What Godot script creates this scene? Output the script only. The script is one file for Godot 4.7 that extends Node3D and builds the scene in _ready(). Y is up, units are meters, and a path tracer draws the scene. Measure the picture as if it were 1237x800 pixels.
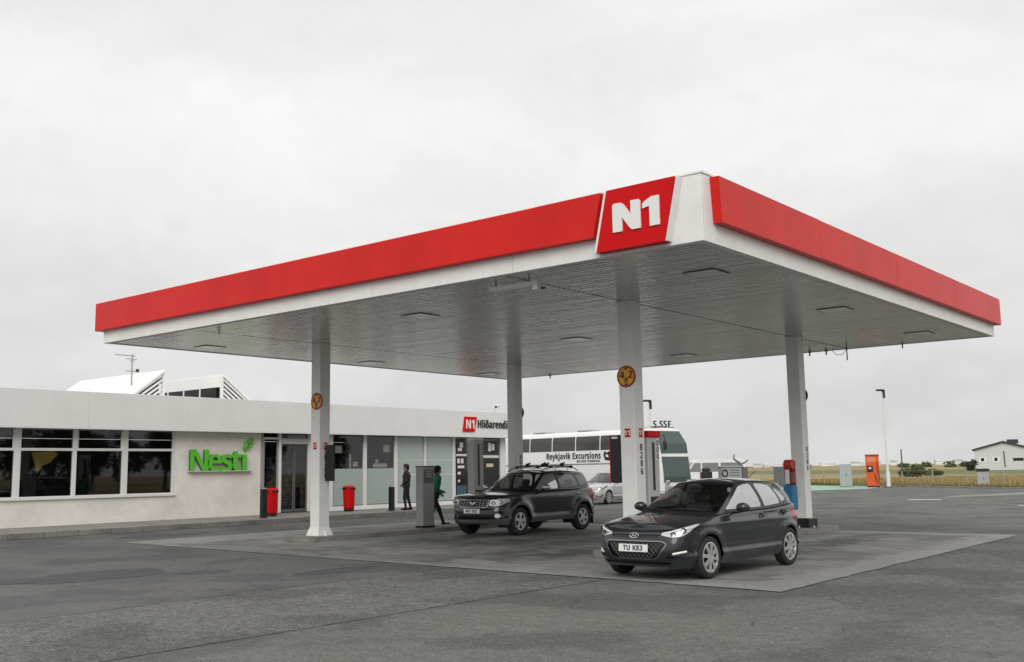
extends Node3D
# A filling station under an overcast sky. X runs along the shop front, Z towards the viewer's right, origin under the near canopy corner.

var rng := RandomNumberGenerator.new()
var used := {}
var M := {}
var mesh_cache := {}

# ---------------------------------------------------------------- helpers
func numbered(called: String) -> String:
	if not used.has(called):
		used[called] = 0
		return called
	used[called] += 1
	return "%s_%03d" % [called, used[called]]

func lin(r: float, g: float, b: float) -> Color:
	return Color(r, g, b).linear_to_srgb()

func mat(c: Color, rough := 0.6, metal := 0.0, spec := 0.5) -> StandardMaterial3D:
	var m := StandardMaterial3D.new()
	m.albedo_color = c
	m.roughness = rough
	m.metallic = metal
	m.metallic_specular = spec
	return m

func glass(c: Color, alpha: float) -> StandardMaterial3D:
	var m := mat(Color(c.r, c.g, c.b, alpha), 0.02)
	m.transparency = BaseMaterial3D.TRANSPARENCY_ALPHA
	return m

func new_st() -> SurfaceTool:
	var s := SurfaceTool.new()
	s.begin(Mesh.PRIMITIVE_TRIANGLES)
	return s

func tag(o: Node3D, label := "", category := "", group := "", kind := "") -> Node3D:
	if label: o.set_meta("label", label)
	if category: o.set_meta("category", category)
	if group: o.set_meta("group", group)
	if kind: o.set_meta("kind", kind)
	return o

func thing(called: String, label: String, category: String, at := Vector3.ZERO, turn := 0.0, group := "") -> Node3D:
	var o := Node3D.new()
	o.name = numbered(called)
	add_child(o)
	o.position = at
	o.rotation.y = turn
	tag(o, label, category, group)
	return o

func obj(called: String, what, m: Material, parent: Node3D = self, at := Vector3.ZERO) -> MeshInstance3D:
	var o := MeshInstance3D.new()
	var mesh: Mesh = what.commit() if what is SurfaceTool else what
	o.mesh = mesh
	o.material_override = m
	o.name = numbered(called) if parent == self else called
	parent.add_child(o, true)
	o.position = at
	return o

func struct(called: String, what, m: Material, at := Vector3.ZERO) -> MeshInstance3D:
	var o := obj(called, what, m, self, at)
	o.set_meta("kind", "structure")
	return o

func poly(s: SurfaceTool, pts: Array, outward: Vector3, uvs: Array = []) -> void:
	var n: Vector3 = (pts[1] - pts[0]).cross(pts[2] - pts[0])
	if n.length() < 1e-12 and pts.size() > 3: n = (pts[2] - pts[0]).cross(pts[3] - pts[0])
	var flip := n.dot(outward) > 0.0      # front faces run clockwise
	n = n.normalized()
	if n.dot(outward) < 0.0: n = -n
	for i in range(1, pts.size() - 1):
		var ix := [0, i, i + 1]
		if flip: ix = [0, i + 1, i]
		for k in ix:
			s.set_normal(n)
			if uvs.size(): s.set_uv(uvs[k])
			s.add_vertex(pts[k])

func bx(s: SurfaceTool, c: Vector3, size: Vector3, bev := 0.0, b := Basis.IDENTITY) -> void:
	var h := size * 0.5
	if bev <= 0.0:
		for ax in 3:
			for sg in [-1.0, 1.0]:
				var u := (ax + 1) % 3
				var v := (ax + 2) % 3
				var ps := []
				for q in [[-1, -1], [1, -1], [1, 1], [-1, 1]]:
					var p := Vector3.ZERO
					p[ax] = sg * h[ax]; p[u] = q[0] * h[u]; p[v] = q[1] * h[v]
					ps.append(c + b * p)
				var o := Vector3.ZERO
				o[ax] = sg
				poly(s, ps, b * o)
		return
	bev = minf(bev, minf(h.x, minf(h.y, h.z)) * 0.9)
	for ax in 3:
		var u := (ax + 1) % 3
		var v := (ax + 2) % 3
		for sg in [-1.0, 1.0]:
			var ps := []
			for q in [[-1, -1], [1, -1], [1, 1], [-1, 1]]:
				var p := Vector3.ZERO
				p[ax] = sg * h[ax]; p[u] = q[0] * (h[u] - bev); p[v] = q[1] * (h[v] - bev)
				ps.append(c + b * p)
			var o := Vector3.ZERO
			o[ax] = sg
			poly(s, ps, b * o)
		for su in [-1.0, 1.0]:
			for sv in [-1.0, 1.0]:
				var ps2 := []
				for e in [[-1, 0], [1, 0], [1, 1], [-1, 1]]:
					var p2 := Vector3.ZERO
					p2[ax] = e[0] * (h[ax] - bev)
					p2[u] = su * (h[u] - (bev if e[1] == 1 else 0.0))
					p2[v] = sv * (h[v] - (0.0 if e[1] == 1 else bev))
					ps2.append(c + b * p2)
				var o2 := Vector3.ZERO
				o2[u] = su; o2[v] = sv
				poly(s, ps2, b * o2)
	for sx in [-1.0, 1.0]:
		for sy in [-1.0, 1.0]:
			for sz in [-1.0, 1.0]:
				poly(s, [c + b * Vector3(sx * h.x, sy * (h.y - bev), sz * (h.z - bev)), c + b * Vector3(sx * (h.x - bev), sy * h.y, sz * (h.z - bev)), c + b * Vector3(sx * (h.x - bev), sy * (h.y - bev), sz * h.z)], b * Vector3(sx, sy, sz))

func box_mesh(size: Vector3, bev := 0.0) -> Mesh:      # shared between alike pieces
	var k := "b%.4f,%.4f,%.4f,%.4f" % [size.x, size.y, size.z, bev]
	if not mesh_cache.has(k):
		var s := new_st()
		bx(s, Vector3.ZERO, size, bev)
		mesh_cache[k] = s.commit()
	return mesh_cache[k]

func box(called: String, at: Vector3, size: Vector3, m: Material, parent: Node3D = self, bev := 0.0) -> MeshInstance3D:
	return obj(called, box_mesh(size, bev), m, parent, at)

func span(called: String, a: Vector3, b: Vector3, m: Material, parent: Node3D = self, bev := 0.0) -> MeshInstance3D:
	return box(called, (a + b) * 0.5, (b - a).abs(), m, parent, bev)

func tube(s: SurfaceTool, pts: Array, r, sides := 8, caps := true) -> void:
	var n := pts.size()
	var rings := []
	var up := Vector3.UP
	for i in n:
		var d: Vector3 = (pts[mini(i + 1, n - 1)] - pts[maxi(i - 1, 0)]).normalized()
		var ref := up if absf(d.dot(up)) < 0.95 else Vector3.RIGHT
		var a := d.cross(ref).normalized()
		var bb := d.cross(a)
		var rad: float = r[i] if r is Array else r
		var ring := []
		for k in sides:
			var t := TAU * k / sides
			var dir := a * cos(t) + bb * sin(t)
			ring.append([pts[i] + dir * rad, dir])
		rings.append(ring)
	for i in n - 1:
		for k in sides:
			var k2 := (k + 1) % sides
			tri_n(s, rings[i][k], rings[i][k2], rings[i + 1][k2])
			tri_n(s, rings[i][k], rings[i + 1][k2], rings[i + 1][k])
	if caps:
		for e in [0, n - 1]:
			var ps := []
			for k in sides: ps.append(rings[e][k][0])
			poly(s, ps, (pts[e] - pts[1 if e == 0 else n - 2]))

func tri_n(s: SurfaceTool, a: Array, b: Array, c: Array) -> void:   # each is [position, normal]
	var g: Vector3 = (b[0] - a[0]).cross(c[0] - a[0])
	var o := [a, b, c]
	if g.dot(a[1] + b[1] + c[1]) > 0.0: o = [a, c, b]
	for q in o:
		s.set_normal(q[1])
		s.add_vertex(q[0])

func lathe(s: SurfaceTool, prof: Array, xf := Transform3D.IDENTITY, segs := 20) -> void:   # prof: Vector2(radius, height) round Y
	for i in prof.size() - 1:
		var p: Vector2 = prof[i]
		var q: Vector2 = prof[i + 1]
		var t := (q - p)
		if t.length() < 1e-7: continue
		var n2 := Vector2(t.y, -t.x).normalized()
		for k in segs:
			var a := TAU * k / segs
			var b := TAU * (k + 1) / segs
			var ca := Vector3(cos(a), 0, sin(a))
			var cb := Vector3(cos(b), 0, sin(b))
			var na := xf.basis * (ca * n2.x + Vector3.UP * n2.y)
			var nb := xf.basis * (cb * n2.x + Vector3.UP * n2.y)
			var v := [[xf * (ca * p.x + Vector3.UP * p.y), na], [xf * (cb * p.x + Vector3.UP * p.y), nb], [xf * (cb * q.x + Vector3.UP * q.y), nb], [xf * (ca * q.x + Vector3.UP * q.y), na]]
			if p.x > 1e-6: tri_n(s, v[0], v[1], v[2])
			if q.x > 1e-6: tri_n(s, v[0], v[2], v[3])

func prism(s: SurfaceTool, pts: PackedVector2Array, depth: float, xf := Transform3D.IDENTITY) -> void:   # outline in xy, from z 0 to depth
	var ix := Geometry2D.triangulate_polygon(pts)
	for z in [0.0, depth]:
		var o := xf.basis * Vector3(0, 0, -1.0 if z == 0.0 else 1.0) * signf(depth)
		for i in range(0, ix.size(), 3):
			poly(s, [xf * Vector3(pts[ix[i]].x, pts[ix[i]].y, z), xf * Vector3(pts[ix[i + 1]].x, pts[ix[i + 1]].y, z), xf * Vector3(pts[ix[i + 2]].x, pts[ix[i + 2]].y, z)], o)
	var cw := Geometry2D.is_polygon_clockwise(pts)
	for i in pts.size():
		var a := pts[i]
		var b := pts[(i + 1) % pts.size()]
		var e := b - a
		var nn := Vector2(e.y, -e.x) * (-1.0 if cw else 1.0)
		poly(s, [xf * Vector3(a.x, a.y, 0), xf * Vector3(b.x, b.y, 0), xf * Vector3(b.x, b.y, depth), xf * Vector3(a.x, a.y, depth)], xf.basis * Vector3(nn.x, nn.y, 0))

func text_mesh(txt: String, height: float, depth: float, fam := "Droid Sans", bold := true, italic := false) -> TextMesh:
	var f := SystemFont.new()
	f.font_names = PackedStringArray([fam])
	f.font_weight = 700 if bold else 400
	f.font_italic = italic
	var t := TextMesh.new()
	t.text = txt
	t.font = f
	t.font_size = 64
	t.pixel_size = height / 46.0
	t.depth = depth
	return t

func noise_img(size: int, freq: float, octaves: int, seed_: int, kind := FastNoiseLite.TYPE_SIMPLEX_SMOOTH) -> Image:
	var f := FastNoiseLite.new()
	f.seed = seed_
	f.frequency = freq
	f.noise_type = kind
	f.fractal_octaves = octaves
	var im := f.get_seamless_image(size, size)
	im.convert(Image.FORMAT_L8)
	return im

func tex(im: Image) -> ImageTexture:
	im.generate_mipmaps()
	return ImageTexture.create_from_image(im)

# grain: base colour times (1 + coarse + fine), plus sparse pale stones
func grain_tex(size: int, base: Color, coarse: float, fine: float, stones: float, stone_col: Color, seed_: int, freq := 0.006, dark_spots := 0.0) -> ImageTexture:
	var a := noise_img(size, freq, 4, seed_).get_data()
	var b := noise_img(size, freq * 5.0, 3, seed_ + 7).get_data()
	var r := RandomNumberGenerator.new()
	r.seed = seed_
	var out := PackedByteArray()
	out.resize(size * size * 3)
	var bl := base.srgb_to_linear()
	var stl := stone_col.srgb_to_linear()
	var lut := PackedByteArray()
	lut.resize(1024)
	for i in 1024: lut[i] = int(clampf(Color(i / 1023.0, 0, 0).linear_to_srgb().r, 0, 1) * 255.0)
	for i in size * size:
		var k := 1.0 + (a[i] / 127.5 - 1.0) * coarse + (b[i] / 127.5 - 1.0) * coarse * 0.5 + (r.randf() - 0.5) * fine
		var cr := bl.r * k
		var cg := bl.g * k
		var cb := bl.b * k
		var q := r.randf()
		if q < stones * (0.3 + 1.4 * b[i] / 255.0):
			var w := 0.35 + 0.65 * r.randf()
			cr = lerpf(cr, stl.r, w); cg = lerpf(cg, stl.g, w); cb = lerpf(cb, stl.b, w)
		elif q > 1.0 - dark_spots:
			cr *= 0.6; cg *= 0.6; cb *= 0.6
		out[i * 3] = lut[clampi(int(cr * 1023.0), 0, 1023)]
		out[i * 3 + 1] = lut[clampi(int(cg * 1023.0), 0, 1023)]
		out[i * 3 + 2] = lut[clampi(int(cb * 1023.0), 0, 1023)]
	return tex(Image.create_from_data(size, size, false, Image.FORMAT_RGB8, out))

func bump_tex(size: int, freq: float, seed_: int, strength: float) -> ImageTexture:
	var im := noise_img(size, freq, 4, seed_)
	im.bump_map_to_normal_map(strength)
	return tex(im)

func textured(t: Texture2D, metres: float, rough: float, nrm: Texture2D = null, nscale := 0.5) -> StandardMaterial3D:
	var m := mat(Color.WHITE, rough)
	m.albedo_texture = t
	m.uv1_triplanar = true
	m.uv1_world_triplanar = true
	m.uv1_scale = Vector3.ONE / metres
	if nrm:
		m.normal_enabled = true
		m.normal_texture = nrm
		m.normal_scale = nscale
	return m

func sheet(pts: Array, y: float) -> SurfaceTool:      # flat polygon of Vector2(x, z), uv in metres
	var s := new_st()
	var pk := PackedVector2Array(pts)
	var ix := Geometry2D.triangulate_polygon(pk)
	for i in range(0, ix.size(), 3):
		var ps := []
		var uv := []
		for k in 3:
			var q := pk[ix[i + k]]
			ps.append(Vector3(q.x, y, q.y))
			uv.append(q)
		poly(s, ps, Vector3.UP, uv)
	return s

func ragged(pts: Array, step: float, amp: float) -> Array:      # an outline whose edges waver
	var out := []
	for i in pts.size():
		var a: Vector2 = pts[i]
		var b: Vector2 = pts[(i + 1) % pts.size()]
		var n := maxi(1, int(a.distance_to(b) / step))
		var nn := (b - a).normalized().orthogonal()
		for k in n: out.append(a.lerp(b, float(k) / n) + nn * rng.randf_range(-amp, amp))
	return out

# ---------------------------------------------------------------- build
func _ready() -> void:
	rng.seed = 4711
	# camera
	var cam := Camera3D.new()
	cam.name = "camera"
	add_child(cam)
	var right := Vector3(0.6337, -0.0161, 0.7734).normalized()
	var fwd := Vector3(0.7681, 0.1346, -0.6260).normalized()
	var up := right.cross(fwd).normalized()
	right = fwd.cross(up).normalized()
	cam.transform = Transform3D(Basis(right, up, -fwd), Vector3(-13.138, 1.661, 7.082))
	cam.fov = 35.854
	cam.near = 0.1
	cam.far = 6000.0
	cam.current = true
	# sky, sun, exposure
	var env := Environment.new()
	env.background_mode = Environment.BG_SKY
	var sky := Sky.new()
	var pano := PanoramaSkyMaterial.new()
	pano.panorama = overcast()
	pano.filter = true
	sky.sky_material = pano
	env.sky = sky
	env.tonemap_mode = Environment.TONE_MAPPER_LINEAR
	env.tonemap_exposure = 1.0
	env.sdfgi_enabled = true
	env.ssao_enabled = true
	env.ssil_enabled = true
	var we := WorldEnvironment.new()
	we.name = "world_environment"
	we.environment = env
	add_child(we)
	var sun := DirectionalLight3D.new()
	sun.name = "sun"
	sun.light_energy = 0.5
	sun.light_angular_distance = 40.0
	sun.light_color = Color(1.0, 0.985, 0.96)
	sun.shadow_enabled = true
	add_child(sun)
	sun.look_at_from_position(Vector3(-36, 29, 27), Vector3.ZERO)
	make_materials()
	ground()
	canopy()
	store()
	extras()

func overcast() -> ImageTexture:
	var w := 1024
	var h := 512
	var f := FastNoiseLite.new()
	f.seed = 12
	f.frequency = 1.0
	f.noise_type = FastNoiseLite.TYPE_SIMPLEX_SMOOTH
	f.fractal_octaves = 5
	f.fractal_gain = 0.55
	f.domain_warp_enabled = true
	f.domain_warp_amplitude = 0.5
	f.domain_warp_frequency = 1.2
	var im := Image.create(w, h, false, Image.FORMAT_RGBF)
	for j in h:
		var el := (0.5 - (j + 0.5) / h) * PI
		var base := lerpf(0.675, 0.88, smoothstep(-0.06, 0.36, sin(maxf(el, 0.0)))) + 0.25 * smoothstep(0.36, 1.0, sin(maxf(el, 0.0)))
		for i in w:
			var az := TAU * (i + 0.5) / w
			var c := base
			if el > -0.02:
				# a layered deck: noise stretched along the horizon
				var d := Vector3(cos(az) * cos(el), sin(el), sin(az) * cos(el))
				var k := 1.0 / (absf(d.y) + 0.32)
				var n := f.get_noise_3d(d.x * k * 1.15, d.y * 3.4, d.z * k * 1.15)
				c *= 1.0 + n * 0.17
			im.set_pixel(i, j, Color(c, c * 1.0, c * 0.995))
	return ImageTexture.create_from_image(im)

func make_materials() -> void:
	M.white = mat(lin(0.80, 0.80, 0.78), 0.45)
	M.white_dirty = textured(grain_tex(512, lin(0.82, 0.82, 0.80), 0.06, 0.02, 0.0, Color.WHITE, 3, 0.004), 3.0, 0.5)
	M.frame_white = mat(lin(0.72, 0.72, 0.70), 0.4)
	M.red = textured(grain_tex(512, lin(0.64, 0.018, 0.014), 0.07, 0.03, 0.0, Color.WHITE, 12, 0.005), 4.5, 0.34)
	M.red.metallic_specular = 0.3
	M.red_sign = mat(lin(0.60, 0.006, 0.008), 0.4, 0.0, 0.25)
	M.dark = mat(lin(0.02, 0.02, 0.02), 0.5)
	M.black = mat(lin(0.008, 0.008, 0.009), 0.35)
	M.rubber = mat(lin(0.018, 0.018, 0.018), 0.85)
	M.grey = mat(lin(0.30, 0.31, 0.31), 0.45)
	M.grey_light = mat(lin(0.50, 0.51, 0.50), 0.45)
	M.grey_dark = mat(lin(0.10, 0.105, 0.105), 0.5)
	M.steel = mat(lin(0.55, 0.55, 0.54), 0.3, 0.9)
	M.chrome = mat(lin(0.75, 0.75, 0.76), 0.12, 1.0)
	M.yellow = mat(lin(0.85, 0.40, 0.02), 0.45)
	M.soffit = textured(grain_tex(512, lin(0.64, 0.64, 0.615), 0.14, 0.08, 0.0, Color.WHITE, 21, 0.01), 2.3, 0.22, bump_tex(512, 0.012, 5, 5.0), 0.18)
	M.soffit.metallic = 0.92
	M.soffit_lamp = mat(lin(0.64, 0.64, 0.62), 0.22, 0.9)
	M.pane = glass(lin(0.003, 0.004, 0.004), 0.25)
	M.film_green = mat(lin(0.36, 0.43, 0.40), 0.18)
	M.film_pale = mat(lin(0.40, 0.47, 0.445), 0.12)
	M.frosted = mat(lin(0.30, 0.36, 0.34), 0.12)
	M.cream = textured(grain_tex(512, lin(0.75, 0.73, 0.675), 0.10, 0.06, 0.0, Color.WHITE, 33, 0.004), 5.0, 0.75, bump_tex(512, 0.05, 6, 2.0), 0.25)
	M.fascia_grey = textured(grain_tex(512, lin(0.76, 0.76, 0.75), 0.03, 0.015, 0.0, Color.WHITE, 35, 0.004), 4.0, 0.4)
	M.concrete = textured(grain_tex(512, lin(0.225, 0.217, 0.198), 0.25, 0.22, 0.02, lin(0.5, 0.5, 0.48), 41, 0.006, 0.02), 2.6, 0.9, bump_tex(512, 0.03, 8, 3.0), 0.3)
	var asp := bump_tex(512, 0.12, 9, 5.0)
	M.asphalt = textured(grain_tex(1024, lin(0.125, 0.126, 0.117), 0.13, 0.62, 0.05, lin(0.27, 0.27, 0.255), 51, 0.006, 0.10), 15.0, 0.88, asp, 0.4)
	M.asphalt_coarse = textured(grain_tex(1024, lin(0.114, 0.114, 0.107), 0.16, 0.5, 0.13, lin(0.38, 0.37, 0.34), 55, 0.008, 0.10), 12.0, 0.9, asp, 0.7)
	M.asphalt_smooth = textured(grain_tex(1024, lin(0.108, 0.108, 0.107), 0.14, 0.30, 0.02, lin(0.20, 0.20, 0.19), 58, 0.006, 0.04), 14.0, 0.8, asp, 0.25)
	for k in ["asphalt", "asphalt_coarse", "asphalt_smooth"]: mottle(M[k])
	M.tar = mat(lin(0.045, 0.045, 0.044), 0.75)
	M.road_paint = textured(grain_tex(512, lin(0.62, 0.62, 0.60), 0.2, 0.25, 0.0, Color.WHITE, 61, 0.01, 0.06), 2.0, 0.8)
	M.green_paint = textured(grain_tex(512, lin(0.27, 0.44, 0.32), 0.25, 0.25, 0.0, Color.WHITE, 63, 0.01, 0.06), 3.0, 0.8)
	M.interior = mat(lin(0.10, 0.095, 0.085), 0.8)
	M.tint_green = mat(lin(0.05, 0.30, 0.02), 0.4)

func mottle(m: StandardMaterial3D) -> void:      # worn and patched areas tens of metres apart, over the fine grain
	if not M.has("mottle_tex"):
		var g := Gradient.new()
		g.set_color(0, Color(0.87, 0.87, 0.875))
		g.set_color(1, Color(1, 1, 0.99))
		var a := noise_img(512, 0.014, 6, 301)
		var d := a.get_data()
		var out := PackedByteArray()
		out.resize(512 * 512 * 3)
		for i in 512 * 512:
			var c := g.sample(smoothstep(0.36, 0.52, d[i] / 255.0))
			out[i * 3] = int(c.r * 255); out[i * 3 + 1] = int(c.g * 255); out[i * 3 + 2] = int(c.b * 255)
		M.mottle_tex = tex(Image.create_from_data(512, 512, false, Image.FORMAT_RGB8, out))
	m.detail_enabled = true
	m.detail_blend_mode = BaseMaterial3D.BLEND_MODE_MUL
	m.detail_albedo = M.mottle_tex
	m.detail_uv_layer = BaseMaterial3D.DETAIL_UV_2
	m.uv2_triplanar = true
	m.uv2_world_triplanar = true
	m.uv2_scale = Vector3.ONE / 23.0

func ground() -> void:
	var earth := textured(grain_tex(512, lin(0.12, 0.105, 0.06), 0.3, 0.2, 0.0, Color.WHITE, 71, 0.01), 14.0, 0.95)
	struct("ground", sheet([Vector2(-3000, -3000), Vector2(3000, -3000), Vector2(3000, 3000), Vector2(-3000, 3000)], -0.03), earth)
	# kerb line along the far edge of the yard
	var ka := Vector2(63.8, -20.1)
	var kd := Vector2(-0.577, 0.817)
	struct("forecourt_yard", sheet([Vector2(-120, 160), Vector2(-120, -120), ka - kd * 160.0, ka + kd * 220.0], 0.0), M.asphalt)
	struct("asphalt_lane", sheet([Vector2(-60, -5.2), Vector2(-60, -17.2), Vector2(0.95, -17.2), Vector2(0.21, -5.2)], 0.004), M.asphalt_smooth)
	struct("asphalt_lane", sheet([Vector2(-60, -17.2), Vector2(-60, -21.6), Vector2(34, -21.6), Vector2(34, -17.2)], 0.004), M.asphalt_smooth)
	struct("asphalt_strip", sheet([Vector2(-60, -1.87), Vector2(-60, -5.2), Vector2(0.13, -5.2), Vector2(-0.03, -1.87)], 0.005), M.asphalt_coarse)
	var patch := textured(grain_tex(256, lin(0.062, 0.062, 0.063), 0.2, 0.2, 0.02, lin(0.2, 0.2, 0.19), 59, 0.01), 2.0, 0.85)
	for q in [[-4.0, -9.6, 1.5, 0.9, 1], [-2.6, -8.4, 0.5, 0.4, 2], [3.2, -18.9, 1.6, 0.7, 3], [-1.2, -6.6, 0.9, 0.35, 4]]:
		var r2 := RandomNumberGenerator.new()
		r2.seed = q[4]
		var pp := []
		for k in 18:
			var a := TAU * k / 18
			var rr := r2.randf_range(0.75, 1.1)
			pp.append(Vector2(q[0] + cos(a) * q[2] * rr, q[1] + sin(a) * q[3] * rr))
		struct("asphalt_patch", sheet(pp, 0.0075), patch)
	# tar seams, slightly wavering
	for z: float in [-5.2, -1.87]:
		var s := new_st()
		var x := -14.0
		var xe := 0.13 if z < -3.0 else -0.03
		var pz := z
		while x < xe:
			var nx := minf(x + 0.35, xe)
			var nz := z + rng.randf_range(-0.03, 0.03)
			var w := rng.randf_range(0.003, 0.014) if z < -3.0 else rng.randf_range(0.001, 0.006)
			if rng.randf() < (0.12 if z < -3.0 else 0.45): x = nx; pz = nz; continue
			poly(s, [Vector3(x, 0.009, pz - w), Vector3(nx, 0.009, nz - w), Vector3(nx, 0.009, nz + w), Vector3(x, 0.009, pz + w)], Vector3.UP)
			x = nx; pz = nz
		struct("tar_seam", s, M.tar)
	# hairline cracks in the old surfacing
	for q in [[-9.5, -3.2, 0.5, 14, 5], [-3.0, 2.0, -0.35, 16, 6], [3.5, 3.2, 0.2, 12, 7], [-8.0, -12.5, 0.3, 16, 8], [12.5, 4.0, -0.5, 12, 9]]:
		var rc := RandomNumberGenerator.new()
		rc.seed = q[4]
		var s := new_st()
		var p := Vector2(q[0], q[1])
		var a: float = q[2]
		for k in q[3]:
			var n := p + Vector2(cos(a), sin(a)) * rc.randf_range(0.12, 0.3)
			a += rc.randf_range(-0.5, 0.5) + (q[2] - a) * 0.3
			var w := Vector2(-sin(a), cos(a)) * rc.randf_range(0.002, 0.006)
			poly(s, [Vector3(p.x - w.x, 0.0095, p.y - w.y), Vector3(n.x - w.x, 0.0095, n.y - w.y), Vector3(n.x + w.x, 0.0095, n.y + w.y), Vector3(p.x + w.x, 0.0095, p.y + w.y)], Vector3.UP)
			p = n
		struct("asphalt_crack", s, M.tar)
	# slab under the canopy
	var slab := slab_material()
	var corners := [Vector2(-0.17, 1.04), Vector2(0.95, -17.2), Vector2(12.7, -17.2), Vector2(12.5, 0.98)]
	var outline := ragged(corners, 0.22, 0.022)
	var ring := PackedVector2Array(outline)
	var ixs := Geometry2D.triangulate_polygon(ring)
	var sl := new_st()
	for i in range(0, ixs.size(), 3):
		var ps := []
		var uv := []
		for k in 3:
			var q := ring[ixs[i + k]]
			ps.append(Vector3(q.x, 0.011, q.y))
			uv.append(Vector2((q.x + 0.5) / 14.0, (q.y + 17.5) / 19.0))
		poly(sl, ps, Vector3.UP, uv)
	struct("concrete_slab", sl, slab)
	# edge of the slab, a hair proud of the asphalt
	# sidewalk in front of the shop with separate kerbstones
	struct("pavement", sheet([Vector2(-30, -21.55), Vector2(-30, -24.6), Vector2(25.6, -24.6), Vector2(25.6, -21.55)], 0.17), M.concrete)
	var kerb := Node3D.new()
	kerb.name = "pavement_kerb"
	add_child(kerb)
	kerb.set_meta("kind", "structure")
	var xk := -12.0
	while xk < 25.5:
		var l := 0.99
		box("kerbstone", Vector3(xk + 0.5, 0.085 + rng.randf_range(-0.004, 0.004), -21.42 + rng.randf_range(-0.008, 0.008)), Vector3(l, 0.185, 0.26), M.concrete, kerb, 0.02)
		xk += 1.0
	# far kerb
	var fk := Node3D.new()
	fk.name = "yard_kerb"
	add_child(fk)
	fk.set_meta("kind", "structure")
	for i in range(-4, 34):
		var p := ka + kd * (i * 1.0 + 0.5)
		var o := box("kerbstone", Vector3(p.x, 0.045 + rng.randf_range(-0.02, 0.012), p.y), Vector3(0.96, 0.13, 0.22), M.concrete, fk, 0.02)
		o.rotation.y = atan2(-kd.y, kd.x) + rng.randf_range(-0.03, 0.03)
	# painted things
	struct("green_bay", sheet([Vector2(51.5, -21.0), Vector2(56.5, -18.8), Vector2(63.0, -19.9), Vector2(68.6, -27.9), Vector2(60.5, -28.5)], 0.006), M.green_paint)
	struct("lane_dash", sheet([Vector2(35.3, -9.1), Vector2(36.0, -9.15), Vector2(36.2, -7.75), Vector2(35.5, -7.7)], 0.006), M.road_paint)
	struct("lane_dash", sheet([Vector2(29.6, -3.1), Vector2(30.1, -3.1), Vector2(30.2, -1.2), Vector2(29.7, -1.2)], 0.006), M.road_paint)
	struct("worn_patch", sheet([Vector2(38.6, -8.6), Vector2(41.4, -8.9), Vector2(50.5, -6.6), Vector2(48.0, -4.6)], 0.005), M.concrete)

func slab_material() -> StandardMaterial3D:
	var n := 768
	var a := noise_img(n, 0.0053, 5, 81).get_data()
	var b := noise_img(n, 0.027, 4, 82).get_data()
	var cdat := noise_img(n, 0.12, 3, 83).get_data()
	var r := RandomNumberGenerator.new()
	r.seed = 9
	var stains := []      # oil and tyre marks: centre x, z, half length x, half width z, strength
	for q in [[4.0, -5.2, 2.6, 0.55, 0.55], [2.2, -6.4, 1.9, 0.3, 0.35], [9.5, -1.8, 2.4, 0.5, 0.6], [7.0, -6.6, 3.4, 0.8, 0.5], [5.0, -10.4, 3.6, 0.7, 0.45], [9.6, -10.6, 2.4, 0.8, 0.6], [3.0, -1.2, 2.6, 0.5, 0.35], [3.0, -14.6, 2.4, 0.5, 0.3], [8.0, -8.4, 4.0, 0.5, 0.45], [2.0, -9.0, 1.6, 0.6, 0.3], [11.2, -6.3, 1.5, 1.4, 0.5], [6.5, -1.6, 3.6, 0.5, 0.5]]:
		stains.append(q)
	var out := PackedByteArray()
	out.resize(n * n * 3)
	for j in n:
		var z := -17.5 + 19.0 * (j + 0.5) / n
		for i in n:
			var x := -0.5 + 14.0 * (i + 0.5) / n
			var ix := j * n + i
			var na := a[ix] / 127.5 - 1.0
			var nb := b[ix] / 127.5 - 1.0
			var nc := cdat[ix] / 127.5 - 1.0
			# base cement, browner where fuel and tyres have soaked in
			var dirt := clampf(0.50 + na * 0.55 + nb * 0.35, 0.0, 1.0)
			for q in stains:
				var dx: float = (x - q[0]) / q[2]
				var dz: float = (z - q[1]) / q[3]
				var d := dx * dx + dz * dz
				if d < 3.0: dirt += q[4] * clampf(1.3 - d + nb * 1.1 + nc * 0.4, 0.0, 1.0)
			# a cleaner washed rim that the rain reaches, with a ragged inner line
			var rim := minf(minf(x + 0.1, 12.6 - x), minf(z + 17.2, 1.0 - z))
			if rim < 0.55 + nb * 0.45 + na * 0.3: dirt *= 0.35
			dirt = clampf(dirt, 0.0, 1.35)
			var g := lerpf(0.27, 0.105, minf(dirt, 1.0)) * (1.0 - 0.35 * maxf(dirt - 1.0, 0.0) / 0.35) * (1.0 + nc * 0.13 + (r.randf() - 0.5) * 0.16)
			var c := Color(g, g * 0.985, g * (0.95 - 0.05 * minf(dirt, 1.0))).linear_to_srgb()
			out[ix * 3] = int(clampf(c.r, 0, 1) * 255)
			out[ix * 3 + 1] = int(clampf(c.g, 0, 1) * 255)
			out[ix * 3 + 2] = int(clampf(c.b, 0, 1) * 255)
	var m := mat(Color.WHITE, 0.7)
	m.albedo_texture = tex(Image.create_from_data(n, n, false, Image.FORMAT_RGB8, out))
	return m

# ---------------------------------------------------------------- canopy
const CW := 15.52
const CD := 16.62
const CH := 4.93
const CT := 5.95
const COLS := [[3.93, -3.83], [11.75, -3.83], [3.93, -13.14], [11.75, -13.14]]

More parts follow.
